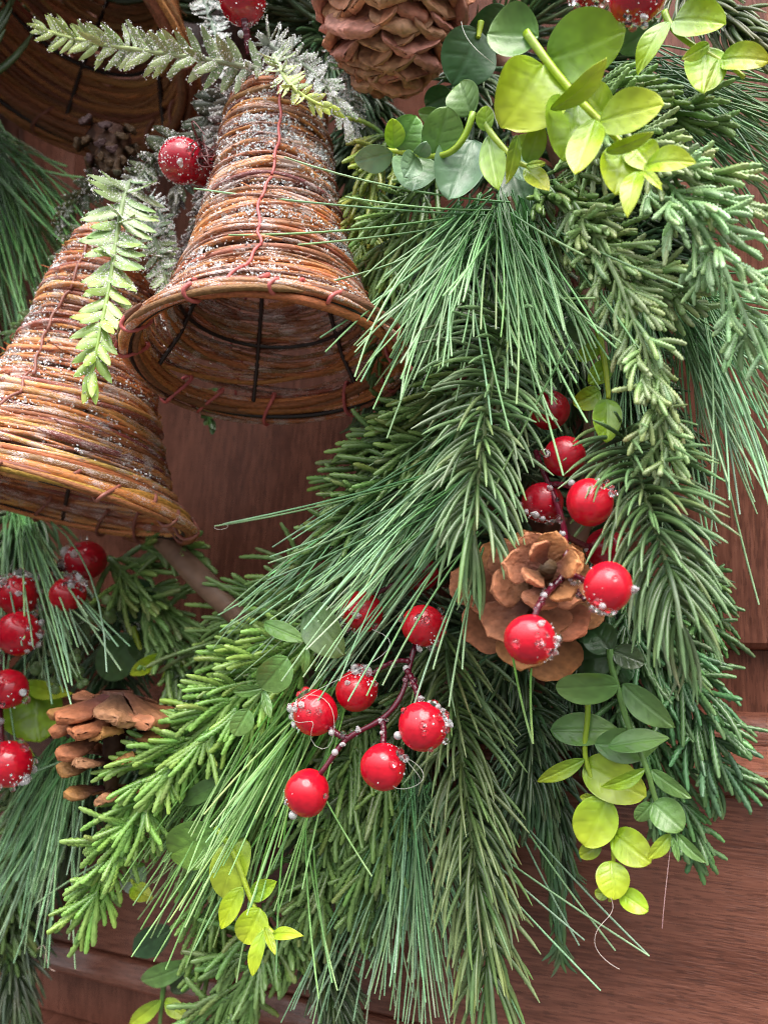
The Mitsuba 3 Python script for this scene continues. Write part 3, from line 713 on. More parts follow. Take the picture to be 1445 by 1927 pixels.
cedar('cedar sprig hanging behind the centre of the upper pine tuft', [(880, 560, 50), (820, 640, 56), (790, 720, 60), (730, 800, 62)], CD, CD2, seed=9, fl=(50, 80), fr=7)
cedar('yellow-tipped cedar sprig touching the right side of the middle bell', [(740, 250, 78), (700, 330, 84), (690, 430, 84), (700, 500, 80)], CG, (.34, .38, .07), seed=10, fl=(36, 62), fr=6.4)
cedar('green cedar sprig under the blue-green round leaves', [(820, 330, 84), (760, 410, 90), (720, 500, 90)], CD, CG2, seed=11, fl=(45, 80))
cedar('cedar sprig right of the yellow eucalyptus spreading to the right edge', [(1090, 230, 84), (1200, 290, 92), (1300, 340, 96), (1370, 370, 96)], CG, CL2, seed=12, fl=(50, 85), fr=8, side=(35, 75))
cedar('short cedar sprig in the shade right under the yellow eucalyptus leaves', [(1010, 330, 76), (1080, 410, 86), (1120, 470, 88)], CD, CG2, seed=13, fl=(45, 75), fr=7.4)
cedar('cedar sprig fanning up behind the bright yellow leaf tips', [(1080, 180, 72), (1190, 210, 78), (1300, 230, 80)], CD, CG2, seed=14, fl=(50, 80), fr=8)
cedar('pale blue-green cedar sprig trailing along the right side', [(1230, 330, 96), (1310, 410, 102), (1365, 510, 102), (1425, 650, 98)], (.17, .32, .12), (.37, .55, .27), seed=15, fl=(36, 62), fr=7.6, side=(40, 86), per=4)
cedar('pale olive cedar sprig hanging over the red berries on the right', [(1080, 380, 92), (1150, 500, 100), (1200, 620, 102), (1235, 760, 100), (1250, 890, 96)], CL, CL2, seed=16, fl=(33, 56), fr=7.2, side=(36, 84), per=4)
cedar('olive cedar sprig between the pine tuft and the pale trailing cedar', [(1040, 420, 84), (1120, 480, 90), (1200, 520, 92), (1290, 560, 88)], CG, CL2, seed=17, fl=(38, 62), fr=7.4)
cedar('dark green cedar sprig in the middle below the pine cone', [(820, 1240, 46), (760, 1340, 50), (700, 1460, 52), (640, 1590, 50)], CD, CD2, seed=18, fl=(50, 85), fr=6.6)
cedar('cedar sprig hanging straight down behind the cluster of seven red berries', [(680, 1300, 56), (650, 1430, 60), (625, 1560, 60), (600, 1720, 56)], CG, CG2, seed=19, fl=(55, 90), fr=7.2, width=38, side=(30, 65))
cedar('cedar sprig hanging to the right of the lowest red berry', [(740, 1420, 52), (730, 1520, 54), (700, 1640, 52), (690, 1720, 48)], CG, CG2, seed=20, fl=(50, 85), fr=7, width=35)
cedar('cedar sprig behind the bright green needles at the lower left', [(500, 1420, 50), (440, 1560, 52), (400, 1700, 54), (390, 1800, 52)], CG, CB2, seed=21, fl=(45, 80), fr=7, width=40)
cedar('cedar sprig at the bottom edge below the yellow pointed leaf', [(500, 1700, 48), (480, 1800, 54), (440, 1880, 56), (410, 1960, 54)], CG, CG2, seed=22, fl=(55, 90), fr=8, width=60)
cedar('cedar sprig at the bottom right of the lower yellow pointed leaf', [(600, 1560, 44), (570, 1700, 48), (540, 1800, 48)], CG, CG2, seed=23, fl=(45, 80), fr=7, width=35)
cedar('cedar sprig along the right edge with a long bare lower tip', [(1190, 1160, 50), (1262, 1260, 54), (1318, 1360, 54), (1345, 1460, 50)], (.06, .15, .05), (.13, .26, .10), seed=24, fl=(60, 95), fr=7, width=42, side=(35, 75))
cedar('cedar sprig between the dark fir and the green eucalyptus at lower right', [(1170, 1270, 48), (1218, 1390, 50), (1265, 1500, 48), (1300, 1590, 44)], (.06, .15, .05), (.14, .28, .10), seed=25, fl=(45, 75), fr=7, width=48)
cedar('dense dark cedar sprig behind the lower fir branch on the right', [(1150, 1080, 44), (1210, 1190, 48), (1250, 1290, 50)], (.05, .13, .04), (.11, .22, .08), seed=26, fl=(60, 95), fr=6.8, width=40)
cedar('dense cedar sprig under the end of the right fir branch', [(1270, 1030, 40), (1305, 1130, 44), (1320, 1220, 44)], (.05, .13, .04), (.12, .22, .07), seed=27, fl=(50, 75), fr=6.5, width=50)
cedar('big bright green cedar sprig sweeping down to the lower left over the pine cone', [(610, 1180, 74), (500, 1275, 84), (395, 1365, 92), (310, 1440, 98), (262, 1515, 102), (215, 1600, 102), (170, 1715, 100)], CB, CB2, seed=28, fl=(46, 78), fr=7.6, side=(22, 64), space=24, per=6)
cedar('second bright cedar sprig under the sweeping one', [(540, 1230, 68), (440, 1330, 74), (350, 1440, 76), (300, 1540, 74)], CG, CB2, seed=29, fl=(50, 80), fr=7.0, side=(30, 66))
cedar('bright cedar tips rising above the left pine cone', [(590, 1170, 66), (510, 1215, 72), (440, 1270, 76), (400, 1320, 78)], CG, CB2, seed=30, fl=(50, 80), fr=7.2, side=(20, 50))

fir('olive green fir branch hanging in the centre above the right pine cone', [(965, 600, 84), (925, 720, 100), (905, 860, 110), (893, 970, 114), (890, 1030, 113)], FO, FO2, n=140, nl=158, r=4.5, seed=10, a1=54, curl=.5)
fir('olive green fir branch hanging on the right beside the door edge', [(1175, 810, 80), (1210, 920, 92), (1250, 1050, 98), (1278, 1180, 96)], FO, FO2, n=145, nl=165, r=4.6, seed=11, a1=50, curl=.5)
fir('long olive fir branch hanging straight down at the bottom centre', [(835, 1190, 50), (870, 1430, 60), (893, 1620, 64), (915, 1790, 62), (922, 1900, 60)], (.075, .13, .04), (.24, .32, .13), n=190, nl=150, r=4.3, seed=12, a0=72, a1=46, curl=.5)

long_pine('blue-green pine tuft hanging at the bottom between cedar and the long fir branch', (775, 1480, 48), (62, 122), (330, 520), 120, 0, PB, PB2, seed=1, jit=12, hspread=10, extra=[((790, 1500, 48), (1222, 1800, 50)), ((790, 1490, 48), (1130, 1865, 50)), ((800, 1500, 46), (1100, 1770, 48)), ((790, 1480, 46), (1000, 1960, 48)), ((950, 1500, 46), (1158, 1790, 46)), ((960, 1520, 46), (1220, 1798, 46)), ((760, 1500, 48), (590, 1960, 44)), ((940, 1480, 44), (1090, 1780, 44))])
long_pine('pine tuft of hanging needles at the left edge below the red berries', (150, 1390, 54), (92, 126), (240, 440), 120, 4, PG, PB2, seed=2, hspread=12, extra=[((345, 1330, 70), (20, 1470, 74), -.02), ((330, 1560, 70), (70, 1700, 74))])
long_pine('pine tuft at the left edge in front of the upper red berries', (40, 960, 60), (48, 118), (180, 420), 70, 30, PG, PB2, seed=3, hspread=14, extra=[((60, 980, 70), (228, 1262, 86)), ((60, 980, 70), (165, 1160, 90)), ((40, 980, 70), (130, 1185, 88)), ((20, 980, 70), (5, 1230, 92))])
long_pine('dim pine tuft at the left edge beside the upper bell', (-60, 240, 50), (32, 98), (260, 520), 120, 10, (.045, .13, .035), (.17, .36, .12), seed=4, hspread=14, jit=22, extra=[((-20, 250, 60), (125, 312, 70)), ((-30, 260, 60), (160, 430, 60)), ((-30, 300, 60), (170, 440, 60)), ((0, 420, 50), (22, 690, 50)), ((-10, 420, 50), (40, 660, 50))])
long_pine('pale pine tuft spraying down over the door on the right', (1290, 560, 60), (18, 108), (200, 480), 150, -6, PB, PB2, seed=5, hspread=14, jit=20, extra=[((1310, 560, 62), (1428, 1138, 60)), ((1300, 600, 62), (1398, 850, 60)), ((1290, 640, 60), (1345, 1070, 60)), ((1280, 630, 60), (1325, 1010, 60)), ((1250, 660, 60), (1405, 640, 60), .12), ((1300, 600, 60), (1470, 870, 60)), ((1310, 620, 60), (1420, 945, 56))])
long_pine('green pine tuft at the top right spreading past the frame edge', (1215, 150, 52), (-2, 62), (200, 420), 150, -10, (.055, .13, .045), (.16, .30, .11), seed=6, hspread=12, jit=26)
long_pine('pine tuft behind the cedar on the right at mid height', (1170, 560, 56), (60, 105), (220, 400), 70, -4, PB, PB2, seed=7, hspread=12, jit=24)
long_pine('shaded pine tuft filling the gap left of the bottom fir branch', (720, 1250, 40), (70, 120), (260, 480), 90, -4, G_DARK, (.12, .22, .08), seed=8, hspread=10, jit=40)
long_pine('right half of the upper pine tuft, needles falling straight down right of the dark hollow', (965, 395, 88), (50, 98), (140, 380), 105, 16, (.06, .19, .045), (.27, .48, .20), seed=20, jit=26, hspread=18)
long_pine('upper pine tuft left of the dark hollow, its longest needles crossing the middle bell', (890, 405, 92), (98, 146), (150, 370), 100, 18, (.06, .19, .045), PG2, seed=9, jit=26, hspread=18,
          extra=[((930, 405, 96), (365, 354, 134), -.02), ((900, 400, 96), (430, 442, 140), -.03), ((960, 380, 96), (535, 295, 130), -.04), ((925, 395, 96), (650, 370, 124), -.03), ((880, 420, 96), (560, 460, 126), -.02), ((900, 420, 96), (570, 540, 130), -.05),
                 ((900, 420, 96), (602, 635, 132), -.02), ((880, 440, 96), (612, 662, 132)), ((870, 470, 96), (702, 770, 120)), ((868, 520, 96), (728, 825, 118)), ((850, 430, 96), (925, 800, 116), -.02), ((885, 420, 96), (958, 810, 116), .02), ((940, 410, 96), (1060, 895, 112), .01), ((930, 420, 96), (1040, 790, 112), .03),
                 ((940, 420, 96), (1105, 795, 112), .03), ((985, 480, 96), (1160, 655, 108)), ((1040, 430, 96), (1285, 540, 108)), ((1000, 560, 96), (1120, 560, 108)), ((960, 400, 96), (1100, 480, 108)), ((1075, 640, 110), (885, 1020, 112), .01), ((930, 400, 96), (905, 620, 118)), ((880, 470, 96), (842, 690, 116))])
long_pine('centre pine tuft sweeping to the lower left across the dark opening', (895, 860, 70), (120, 152), (240, 560), 210, 24, PG, PB2, seed=10, jit=48, hspread=14, bend=.06,
          extra=[((820, 890, 92), (404, 990, 100), -.03), ((830, 885, 92), (420, 986, 100), -.02), ((820, 920, 92), (508, 1048, 96), -.02), ((830, 930, 92), (505, 1060, 96), -.02), ((820, 950, 92), (503, 1092, 96), -.02), ((830, 960, 94), (470, 1175, 98)), ((830, 980, 94), (512, 1205, 98)), ((840, 970, 94), (555, 1215, 98)),
                 ((880, 960, 98), (560, 1380, 108)), ((890, 980, 98), (655, 1320, 110)), ((880, 980, 98), (690, 1310, 110)), ((900, 1000, 100), (720, 1290, 108)), ((910, 1030, 100), (845, 1330, 106)), ((900, 1030, 100), (815, 1260, 106)), ((905, 1020, 100), (780, 1325, 106)), ((900, 1040, 100), (870, 1260, 104))])
long_pine('bright green pine tuft sweeping down the lower left past the yellow leaves', (590, 1300, 78), (106, 136), (240, 540), 140, 14, (.12, .34, .05), (.36, .60, .22), seed=11, jit=40, hspread=14, bend=.05,
          extra=[((560, 1340, 84), (265, 1750, 98)), ((540, 1380, 84), (312, 1825, 98)), ((550, 1400, 84), (350, 1822, 98)), ((540, 1500, 84), (365, 1790, 98)), ((600, 1480, 84), (700, 1650, 90)), ((575, 1560, 80), (600, 1880, 86)), ((580, 1600, 80), (635, 1865, 86)), ((590, 1600, 80), (625, 1850, 86)), ((520, 1540, 84), (445, 1850, 96)), ((545, 1500, 84), (520, 1835, 92)), ((1000, 1250, 90), (1003, 1400, 90)), ((965, 1235, 98), (1002, 1398, 92))])

# ---------------------------------------------------------------- bells
ORANGE = [(.40, .145, .045), (.34, .115, .04), (.24, .09, .045), (.46, .18, .06), (.19, .07, .04), (.30, .12, .06)]
TAN = [(.50, .215, .06), (.46, .18, .055), (.38, .135, .05), (.56, .27, .09), (.27, .09, .04), (.24, .07, .04)]
DUSK = [(.36, .14, .05), (.27, .105, .045), (.42, .18, .07), (.20, .08, .04)]
PROF_A = [(0, 62), (.05, 84), (.15, 100), (.30, 116), (.45, 128), (.60, 146), (.74, 168), (.86, 200), (.94, 236), (1, 262)]
PROF_B = [(0, 70), (.10, 96), (.25, 112), (.40, 122), (.55, 138), (.70, 168), (.82, 200), (.93, 240), (1, 268)]
bell('rusty orange frosted wicker bell in the middle with its open mouth facing the viewer', (522, 165), (503, 686), 106, 20, PROF_A, ORANGE, seed=0, nw=115, frostn=13000)
bell('tan frosted wicker bell at the left edge, lowest of the three', (232, 452), (90, 946), 114, 12, PROF_B, TAN, seed=1, nw=115, frostn=11000, vr=5.0)
bell('shaded brown wicker bell in the top left corner seen into its dark mouth', (335, -340), (85, 66), 96, 27, [(t, r * 1.06) for t, r in PROF_B], DUSK, seed=2, nw=170, frostn=2500, vr=6.6)

# ---------------------------------------------------------------- frosted sprigs about the bells
FR, FR2 = (.22, .28, .17), (.33, .46, .10)
frosted('frosted flat-needled sprig pointing left across the top left bell, its tip pale green', [(490, 130, 104), (390, 112, 118), (250, 92, 130), (150, 74, 134), (75, 52, 134)], FR, (.42, .52, .14), nl=62, w=13, n=74, seed=1, frostn=1500, taper=.25)
frosted('frosted flat-needled sprig hanging down over the left bell with a bright green tip', [(245, 340, 118), (222, 430, 132), (205, 540, 142), (185, 640, 150), (170, 725, 152)], (.20, .27, .15), (.30, .48, .06), nl=88, w=20, n=64, seed=2, frostn=1700, taper=.45, both=.3, ang=(66, 36))
frosted('frosted sprig with yellow-green tips lying on the top of the middle bell', [(515, 105, 110), (540, 150, 122), (580, 185, 126), (625, 205, 124)], (.30, .36, .24), (.46, .56, .06), nl=46, w=13, n=36, seed=3, frostn=500, taper=.3, frost_to=.5)
frosted('grey frosted sprig running down right from the bell tops under the pine cone', [(505, 80, 96), (570, 120, 108), (625, 175, 106), (655, 245, 100)], (.24, .27, .23), (.36, .42, .28), nl=58, w=13, n=54, seed=4, frostn=1500, frost_to=1)
frosted('dim frosted sprig between the two lower bells', [(275, 400, 104), (295, 460, 108), (310, 520, 110), (325, 580, 110)], (.13, .18, .12), (.22, .32, .10), nl=60, w=14, n=40, seed=5, frostn=800, frost_to=1)
frosted('grey frosted stalk right of the hanging frosted sprig', [(285, 370, 100), (305, 410, 104), (318, 450, 104), (325, 500, 102)], (.15, .19, .16), (.20, .26, .2), nl=30, w=9, n=36, seed=6, frostn=500, frost_to=1)
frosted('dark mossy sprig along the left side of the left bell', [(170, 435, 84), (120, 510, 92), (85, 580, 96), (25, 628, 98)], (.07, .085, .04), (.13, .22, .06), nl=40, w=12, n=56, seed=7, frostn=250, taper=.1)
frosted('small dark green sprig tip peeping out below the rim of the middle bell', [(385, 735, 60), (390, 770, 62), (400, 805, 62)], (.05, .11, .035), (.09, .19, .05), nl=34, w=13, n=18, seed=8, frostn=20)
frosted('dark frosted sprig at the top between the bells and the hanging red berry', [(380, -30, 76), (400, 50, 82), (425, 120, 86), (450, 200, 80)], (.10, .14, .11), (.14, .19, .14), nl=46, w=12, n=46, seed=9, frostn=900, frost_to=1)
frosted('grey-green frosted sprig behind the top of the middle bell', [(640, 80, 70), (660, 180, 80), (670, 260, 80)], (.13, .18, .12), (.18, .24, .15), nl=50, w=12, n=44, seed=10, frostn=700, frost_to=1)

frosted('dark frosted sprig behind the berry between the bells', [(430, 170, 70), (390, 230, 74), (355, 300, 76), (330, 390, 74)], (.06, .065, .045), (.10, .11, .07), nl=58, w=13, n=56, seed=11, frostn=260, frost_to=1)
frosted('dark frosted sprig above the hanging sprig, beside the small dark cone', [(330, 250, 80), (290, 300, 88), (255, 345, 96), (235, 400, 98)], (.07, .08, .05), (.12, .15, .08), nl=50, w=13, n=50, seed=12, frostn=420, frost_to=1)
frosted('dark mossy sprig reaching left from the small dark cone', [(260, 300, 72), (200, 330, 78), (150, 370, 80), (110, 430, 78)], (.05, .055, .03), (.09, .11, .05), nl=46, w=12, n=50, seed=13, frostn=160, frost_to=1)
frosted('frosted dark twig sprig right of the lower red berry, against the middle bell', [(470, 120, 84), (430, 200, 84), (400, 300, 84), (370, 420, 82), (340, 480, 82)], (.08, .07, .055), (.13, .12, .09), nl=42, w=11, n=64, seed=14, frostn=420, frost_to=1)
# ---------------------------------------------------------------- pine cones
CA, CBt = (.115, .045, .024), (.43, .185, .095)
pb = at(748, -130, 100); pa = EYE + ray(735, 112) * ((pb - EYE) @ FWD + .016)
pine_cone('large closed pine cone with its rounded scales pointing down at the top edge', pb, pa, 74, 92, 124, lambda t: 60 + 18 * t, lambda t: 82 * (1 - t ** 2.2) ** .6 + 6, (.20, .085, .05), (.64, .30, .19), seed=1, th=11, curl=-.06, cup=-.22, taper=(1.1, .85), core=74, sprd=.9)
pb = at(988, 1142, 68); pa = at(1036, 1062, 126)
pine_cone('open pine cone facing the viewer behind the red berries on the right', pb, pa, 27, 122, 106, lambda t: -8 + 50 * t, lambda t: 30 - 20 * t, (.10, .036, .02), (.60, .25, .115), seed=2, th=8, curl=.10, cup=.24, taper=(1.12, .42), core=30)
pb = at(222, 1304, 100); pa = at(206, 1520, 100)
pine_cone('open pine cone lying sideways on the left, dark between its tiers of scales', pb, pa, 34, 100, 68, lambda t: U(12, 30) if t < .2 else U(-4, 14), lambda t: 20 - 8 * t, (.06, .024, .016), (.46, .19, .085), seed=3, th=11, curl=-.02, cup=.10, taper=(1.12, .62), core=26, tiers=[(0, 7), (.09, 6), (.36, 6), (.60, 6), (.86, 5)])
pine_cone('small dark brown bud cone in the shade under the top left bell', at(205, 262, 84), at(215, 340, 90), 34, 28, 30, lambda t: 25 + 40 * t, lambda t: 40 - 26 * t, (.03, .018, .01), (.075, .05, .03), seed=4, th=8, cup=-.3, core=38)

# ---------------------------------------------------------------- eucalyptus
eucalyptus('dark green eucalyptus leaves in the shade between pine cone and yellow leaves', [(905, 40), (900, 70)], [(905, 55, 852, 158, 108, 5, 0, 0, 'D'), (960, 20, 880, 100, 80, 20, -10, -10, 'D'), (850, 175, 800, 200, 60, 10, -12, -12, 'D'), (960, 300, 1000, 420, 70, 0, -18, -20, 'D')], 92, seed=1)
eucalyptus('small blue-green eucalyptus sprig pointing left beside the middle bell', [(890, 211), (817, 293), (780, 289), (745, 284), (701, 275)],
    [(832, 214, 785, 214, 30, 20, -8, -8, 'G'), (890, 262, 846, 374, 98, -5, -10, -2, 'BG'), (780, 293, 777, 357, 88, 8, -3, 2, 'L'), (887, 214, 864, 152, 64, 10, -4, -2, 'G'), (820, 292, 842, 200, 80, -12, 0, 6, 'G'), (750, 282, 782, 216, 64, 10, 2, 5, 'G'), (742, 279, 738, 222, 38, -25, 4, 10, 'O'), (738, 286, 668, 304, 50, 20, 3, 4, 'L'), (784, 291, 762, 331, 46, 20, 4, 8, 'L'), (784, 293, 803, 269, 30, -30, 4, 8, 'L')], 108, seed=2)
eucalyptus('small yellow-green eucalyptus sprig below the largest yellow leaf', [(912, 225), (918, 240), (945, 275), (986, 310), (1024, 307)],
    [(919, 252, 938, 356, 50, -15, -2, 2, 'O'), (965, 290, 986, 340, 40, 10, -4, -2, 'L'), (963, 285, 1008, 262, 40, 10, -4, -3, 'O'), (974, 253, 953, 345, 26, 40, 4, 6, 'O'), (916, 246, 912, 198, 34, 20, 0, 3, 'O'), (992, 306, 1016, 230, 44, -15, 4, 9, 'O'), (989, 316, 1033, 358, 36, 20, 2, 6, 'YG'), (990, 311, 1026, 305, 13, 20, 6, 8, 'YG')], 112, seed=3)
eucalyptus('soft green eucalyptus sprig at the top right under the dark fir', [(1250, 20), (1290, 75), (1350, 110), (1400, 145)],
    [(1238, 38, 1165, 96, 60, 10, -12, -12, 'M'), (1264, 34, 1362, 40, 68, 25, 2, 6, 'O'), (1256, 30, 1197, 132, 40, -30, 4, 6, 'O'), (1330, 88, 1322, 174, 78, 10, 0, 4, 'YG'), (1335, 82, 1284, 110, 28, 20, 4, 8, 'YG'), (1354, 108, 1444, 110, 50, 30, 2, 6, 'YG'), (1352, 110, 1326, 174, 16, 20, 5, 8, 'YG')], 96, seed=4)
eucalyptus('large bright yellow-green eucalyptus sprig at the upper right', [(990, 60), (1031, 116), (1093, 190), (1148, 247), (1197, 300), (1242, 350)],
    [(1013, 66, 916, 62, 88, -25, -2, 2, 'G'), (1028, 112, 1176, 56, 122, 12, -4, 2, 'O'), (1093, 182, 1062, 292, 124, 10, -6, 0, 'O'), (1026, 116, 948, 236, 140, 5, 2, 6, 'Y'), (1150, 240, 1100, 160, 80, 20, -8, -8, 'O'), (1040, 213, 1147, 115, 40, -40, 6, 10, 'Y'), (1120, 225, 1082, 328, 62, -25, 3, 9, 'Y'), (1126, 228, 1247, 195, 76, 22, 4, 10, 'Y'), (1176, 275, 1158, 362, 84, 8, 0, 5, 'Y'), (1140, 286, 1229, 250, 28, -35, 6, 10, 'Y'), (1190, 270, 1230, 315, 60, 20, 0, 2, 'Y'), (1209, 306, 1304, 300, 46, 28, 5, 10, 'Y'), (1200, 312, 1178, 398, 40, -20, 5, 12, 'Y'), (1209, 318, 1244, 353, 17, 20, 8, 12, 'Y')], 124, seed=5, sc='Y', r=8)
eucalyptus('olive eucalyptus leaves hanging behind the cedar above the right berries', [(1125, 620), (1140, 700), (1145, 750)], [(1050, 615, 1105, 662, 72, 10, -6, -6, 'M'), (1132, 648, 1085, 676, 32, 20, 0, 2, 'O'), (1150, 680, 1108, 722, 40, 10, -2, 0, 'O'), (1130, 735, 1080, 762, 44, 10, 2, 4, 'O'), (1143, 748, 1141, 830, 54, 5, 4, 8, 'O')], 84, seed=6)
eucalyptus('green eucalyptus sprig with slim leaves hanging at the lower right, nearest the door edge', [(1147, 1222), (1157, 1279), (1170, 1324), (1186, 1375), (1205, 1417), (1218, 1452), (1234, 1507), (1260, 1568)],
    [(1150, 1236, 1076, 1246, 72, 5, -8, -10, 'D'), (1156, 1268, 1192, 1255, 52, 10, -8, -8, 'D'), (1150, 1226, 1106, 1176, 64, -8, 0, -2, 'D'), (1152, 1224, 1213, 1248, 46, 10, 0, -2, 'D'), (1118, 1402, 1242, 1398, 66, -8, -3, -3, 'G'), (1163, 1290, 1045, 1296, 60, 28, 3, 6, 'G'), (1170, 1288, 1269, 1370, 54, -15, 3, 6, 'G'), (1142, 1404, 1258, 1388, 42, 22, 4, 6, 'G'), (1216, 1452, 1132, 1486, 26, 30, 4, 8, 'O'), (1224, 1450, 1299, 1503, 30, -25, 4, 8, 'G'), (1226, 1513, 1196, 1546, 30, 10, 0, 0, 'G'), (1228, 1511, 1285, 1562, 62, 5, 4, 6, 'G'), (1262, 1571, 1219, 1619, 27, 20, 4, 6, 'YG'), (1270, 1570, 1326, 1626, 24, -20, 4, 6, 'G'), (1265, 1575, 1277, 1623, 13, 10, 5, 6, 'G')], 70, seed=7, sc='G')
eucalyptus('yellow eucalyptus sprig hanging at the lower right with round leaves down to its tip', [(1105, 1317), (1105, 1356), (1102, 1430), (1131, 1504), (1154, 1613), (1147, 1697)],
    [(1033, 1374, 1164, 1374, 62, 8, -2, -2, 'G'), (1100, 1430, 1010, 1473, 30, 20, 2, 4, 'O'), (1098, 1438, 1214, 1500, 84, -5, -1, 3, 'YG'), (1125, 1508, 1090, 1500, 20, 10, 2, 2, 'O'), (1130, 1590, 1090, 1613, 32, 5, 0, 0, 'O'), (1142, 1503, 1100, 1594, 82, 5, 2, 5, 'Y'), (1152, 1568, 1223, 1624, 66, -5, 2, 6, 'Y'), (1145, 1685, 1118, 1680, 22, 5, 2, 2, 'O'), (1150, 1620, 1156, 1694, 62, 5, 5, 9, 'Y'), (1166, 1680, 1219, 1715, 42, 5, 4, 6, 'Y')], 64, seed=8, sc='YG', r=5)
eucalyptus('yellow-green eucalyptus sprig behind the bright needles at the lower left', [(405, 1560), (465, 1674), (490, 1728), (515, 1757)],
    [(410, 1562, 482, 1530, 62, 10, -6, -8, 'M'), (345, 1512, 432, 1464, 36, 20, -6, -6, 'M'), (405, 1568, 314, 1612, 88, 8, -4, -2, 'G'), (455, 1578, 412, 1692, 72, -22, -4, 2, 'YG'), (455, 1670, 414, 1750, 38, -20, 4, 8, 'Y'), (490, 1712, 458, 1778, 62, 10, 2, 6, 'Y'), (495, 1750, 470, 1840, 28, -25, 5, 9, 'Y'), (505, 1757, 564, 1758, 23, 20, 5, 8, 'Y'), (498, 1745, 518, 1798, 17, 10, 6, 9, 'Y'), (470, 1690, 520, 1660, 36, 10, 0, 0, 'O')], 98, seed=9, sc='YG', r=6)
eucalyptus('small green eucalyptus tip in the centre left of the seven berry cluster', [(535, 1238), (497, 1297), (466, 1342)], [(576, 1138, 646, 1232, 74, -25, -8, -2, 'M'), (495, 1172, 574, 1206, 34, 10, -6, -4, 'G'), (576, 1215, 572, 1269, 17, 10, -4, -4, 'G'), (540, 1240, 490, 1298, 66, 8, 2, 4, 'G'), (493, 1297, 436, 1304, 23, 20, 3, 6, 'G'), (496, 1300, 509, 1352, 18, 10, 2, 4, 'G'), (468, 1336, 440, 1385, 43, 8, 5, 8, 'G')], 104, seed=10, sc='G', r=4)
eucalyptus('dark and yellow eucalyptus leaves deep behind the left pine cone', [(250, 1180), (270, 1240)], [(205, 1135, 305, 1128, 84, 0, 0, 0, 'D'), (248, 1195, 192, 1280, 74, 0, 2, 2, 'M'), (255, 1190, 310, 1250, 70, 0, -2, -2, 'D'), (304, 1232, 244, 1273, 30, 20, 16, 20, 'Y'), (346, 1255, 302, 1282, 28, 10, 8, 10, 'O')], 44, seed=11)
eucalyptus('yellow-green eucalyptus leaves between the left berries and the left pine cone', [(30, 1290), (60, 1300)], [(62, 1288, 74, 1396, 112, 0, 0, 4, 'O'), (40, 1288, 130, 1306, 34, -15, 4, 8, 'Y'), (20, 1398, 60, 1420, 26, 0, 2, 4, 'Y')], 62, seed=12)
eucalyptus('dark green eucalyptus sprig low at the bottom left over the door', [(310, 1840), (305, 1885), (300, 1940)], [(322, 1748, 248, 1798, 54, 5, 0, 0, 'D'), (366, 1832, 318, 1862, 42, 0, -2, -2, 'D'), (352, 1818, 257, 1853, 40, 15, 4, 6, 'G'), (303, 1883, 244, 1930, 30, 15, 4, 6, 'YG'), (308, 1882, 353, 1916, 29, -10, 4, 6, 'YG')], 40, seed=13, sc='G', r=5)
eucalyptus('small yellow leaf stub peeping out left of the lower yellow-green sprig', [(240, 1640), (255, 1670)], [(268, 1632, 232, 1682, 44, 5, 0, 0, 'L'), (246, 1668, 286, 1692, 35, 5, 4, 6, 'Y')], 46, seed=14, r=4)
rng = np.random.default_rng(77); U = rng.uniform
bud = thing('bud_sprig', 'little sprig of round pale green buds beside the left red berries', 'bud sprig')
twg = []
for i in range(30):
    x, y = (U(60, 165), U(1225, 1300)) if i < 20 else (U(170, 215), U(1105, 1165))
    ox, oy = (115, 1235) if i < 20 else (180, 1140)
    p = at(x, y, 62 + U(-6, 8)); s = pxm(p)
    tm = tube_mesh(curve([at(ox, oy, 54), p], 5), 2.6 * s, CG, CG2, 5); twg.append(tm)
    b = ICO[2]
    part(bud, 'bud', (p + b.vertices * s * U(7, 12), np.asarray(b.faces)), 'm_leaf', uv=tone(np.full(len(b.vertices), .5), jitter((.12, .24, .09)), (.2, .3, .1)))
m, uv = merge(twg); part(bud, 'stem', m, 'm_stem', uv=uv)

# ---------------------------------------------------------------- berries
rng = np.random.default_rng(78); U = rng.uniform
sp = thing('berry_sprig', 'sprig of frosted red berries hanging in front of the open pine cone on the right', 'berry sprig')
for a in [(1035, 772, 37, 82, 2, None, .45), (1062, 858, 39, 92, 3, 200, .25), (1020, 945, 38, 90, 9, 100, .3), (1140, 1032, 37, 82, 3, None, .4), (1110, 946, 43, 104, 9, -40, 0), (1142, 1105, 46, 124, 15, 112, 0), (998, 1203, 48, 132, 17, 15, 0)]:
    berry(sp, *a[:6], dull=a[6])
stem_tube(sp, [(1008, 850, 84), (1030, 905, 92), (1052, 960, 98), (1064, 1020, 110), (1064, 1082, 116)], 5.8, 6)
stem_tube(sp, [(1034, 912, 92), (1060, 912, 96), (1082, 922, 102)], 5.5, 2)
stem_tube(sp, [(1062, 1078, 116), (1085, 1086, 120), (1105, 1095, 122)], 6.5, 1)
stem_tube(sp, [(1062, 1080, 116), (1035, 1110, 122), (1016, 1135, 128), (1006, 1162, 130)], 6.5, 7)
stem_tube(sp, [(1056, 1000, 104), (1085, 1020, 96), (1112, 1030, 88)], 6, 2)
stem_tube(sp, [(1070, 1085, 116), (1085, 1110, 118), (1100, 1130, 120)], 4, 4)
sp = thing('berry_sprig', 'sprig of seven glossy red berries with clear ice beads in the lower centre', 'berry sprig')
for a in [(682, 1152, 39, 84, 14, 150, 0.12), (795, 1178, 40, 88, 12, 70, .05), (671, 1300, 39, 92, 16, -80, .05), (594, 1342, 43, 102, 13, 190, 0), (720, 1443, 43, 104, 8, -30, 0), (795, 1368, 45, 104, 24, -30, 0), (577, 1492, 42, 110, 4, 140, 0)]:
    berry(sp, *a[:6], dull=a[6])
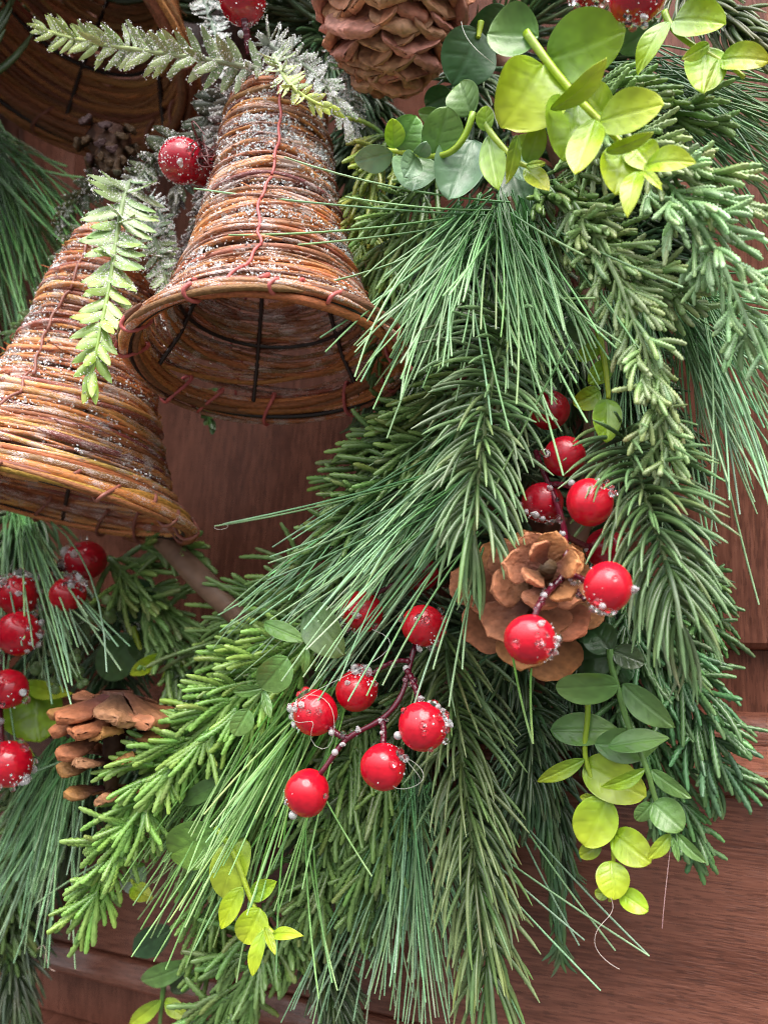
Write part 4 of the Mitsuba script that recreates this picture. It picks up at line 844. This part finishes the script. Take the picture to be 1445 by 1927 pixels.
stem_tube(sp, [(782, 1215, 86), (768, 1268, 90), (752, 1315, 94), (715, 1356, 98), (655, 1390, 102), (622, 1430, 106), (600, 1460, 108)], 5.2, 18)
stem_tube(sp, [(766, 1262, 90), (780, 1290, 94), (790, 1328, 98)], 6, 4)
stem_tube(sp, [(718, 1352, 98), (722, 1380, 100), (720, 1405, 102)], 6, 3)
stem_tube(sp, [(655, 1390, 102), (632, 1380, 102), (618, 1368, 102)], 6, 3)
stem_tube(sp, [(770, 1245, 90), (735, 1248, 88), (700, 1270, 90)], 4.5, 2)
stem_tube(sp, [(795, 1080, 76), (740, 1100, 80), (706, 1120, 82)], 4.5, 0)
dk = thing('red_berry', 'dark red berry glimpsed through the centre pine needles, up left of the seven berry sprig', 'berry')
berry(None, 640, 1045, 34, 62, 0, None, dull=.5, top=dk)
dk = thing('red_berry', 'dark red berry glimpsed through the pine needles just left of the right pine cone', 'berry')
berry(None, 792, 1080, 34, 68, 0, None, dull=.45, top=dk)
sp = thing('berry_sprig', 'sprig of frosted red berries in a column at the left edge', 'berry sprig')
for a in [(160, 1055, 38, 62, 16, 180, .25), (128, 1118, 34, 80, 14, -60, .1), (36, 1120, 40, 84, 26, -90, .1), (36, 1192, 41, 92, 14, 20, 0), (14, 1297, 39, 96, 4, 30, 0), (14, 1438, 45, 100, 22, 40, 0)]:
    berry(sp, *a[:6], dull=a[6])
stem_tube(sp, [(60, 1060, 66), (30, 1150, 80), (8, 1240, 88), (0, 1340, 92), (6, 1410, 96)], 5.5, 12)
stem_tube(sp, [(60, 1060, 66), (100, 1070, 70), (130, 1070, 68)], 5.5, 4)
stem_tube(sp, [(70, 1066, 68), (95, 1085, 74), (112, 1100, 78)], 5, 2)
sp = thing('red_berry', 'dark red iced berry hanging at the top edge between the bells', 'berry')
berry(None, 458, 0, 44, 112, 0, dull=.45, frosty=60, top=sp)
stem_tube(sp, [(460, 34, 112), (464, 62, 110), (470, 100, 106)], 7, 3)
sp = thing('red_berry', 'frosted dark red berry between the top left bell and the middle bell', 'berry')
berry(None, 342, 302, 43, 112, 2, dull=.35, frosty=130, top=sp)
cal = []
for i in range(22):
    p0 = at(375 + U(-6, 10), 290 + U(-20, 20), 112); p1 = at(398 + U(-22, 16), 285 + U(-34, 34), 112 + U(-8, 12)); pm = (p0 + p1) / 2 + rng.normal(0, 1, 3) * .0025
    cal.append(tube_mesh(curve([p0, pm, p1], 7), 2.4 * pxm(p0) * np.linspace(1, .4, 7), (.07, .015, .02), (.14, .04, .04), 5))
m, uv = merge(cal); part(sp, 'calyx', m, 'm_berry', uv=uv, stuff=True)
berry(sp, 378, 318, 30, 104, 0, dull=.6, name='second_berry', frosty=40)
sp = thing('red_berry', 'large out of focus red berry at the top edge over the yellow leaves', 'berry')
berry(None, 1200, -8, 50, 128, 10, 90, dull=.3, top=sp)
sp = thing('red_berry', 'iced red berry cut by the top edge, left of the large blurred one', 'berry')
berry(None, 1108, -26, 36, 124, 14, 90, dull=.3, top=sp)

# ---------------------------------------------------------------- glue threads
rng = np.random.default_rng(79); U = rng.uniform
def thread(label, seq, r=.38, c=(.5, .5, .48)):
    key = thing('glue_thread', label, 'thread')
    C = curve(pts(seq), 40); s = pxm(C[0])
    v, f, uv = tube_mesh(C, r * s, c, c, 5)
    scene[key] = mikit.ply((v, f), 'm_wire', smooth=True, uv=uv)
thread('fine white thread looped round the left berry of the seven', [(700, 1185, 100), (575, 1312, 114), (548, 1340, 118), (560, 1360, 122), (590, 1360, 124), (585, 1392, 122), (605, 1410, 120), (628, 1380, 122), (622, 1330, 124), (585, 1308, 120), (560, 1320, 116)], .5)
thread('wispy white thread trailing right from the middle lower berry', [(740, 1480, 118), (775, 1482, 116), (796, 1466, 114), (785, 1440, 112), (765, 1428, 114), (780, 1450, 116), (792, 1470, 115)])
thread('thin pinkish thread hanging below the green eucalyptus tip', [(1262, 1590, 74), (1254, 1660, 74), (1248, 1720, 74), (1246, 1748, 74)], .6, (.6, .4, .36))
thread('curled pale thread hanging below the yellow eucalyptus tip', [(1149, 1690, 74), (1148, 1722, 74), (1128, 1745, 76), (1120, 1780, 76), (1140, 1808, 76), (1166, 1825, 76)], .5, (.75, .6, .56))
thread('curled pale thread on the needle tips at the bottom left', [(70, 1788, 66), (86, 1790, 68), (90, 1815, 68), (104, 1828, 68)], .5, (.7, .5, .42))
thread('white thread arching across the dark green leaf at the top', [(868, 40, 122), (882, 75, 124), (905, 100, 124), (928, 118, 122)], .5)
thread('tiny white thread curl at the tip of the longest left-pointing needle', [(404, 990, 101), (418, 996, 102), (428, 992, 102), (424, 986, 101)], .4)
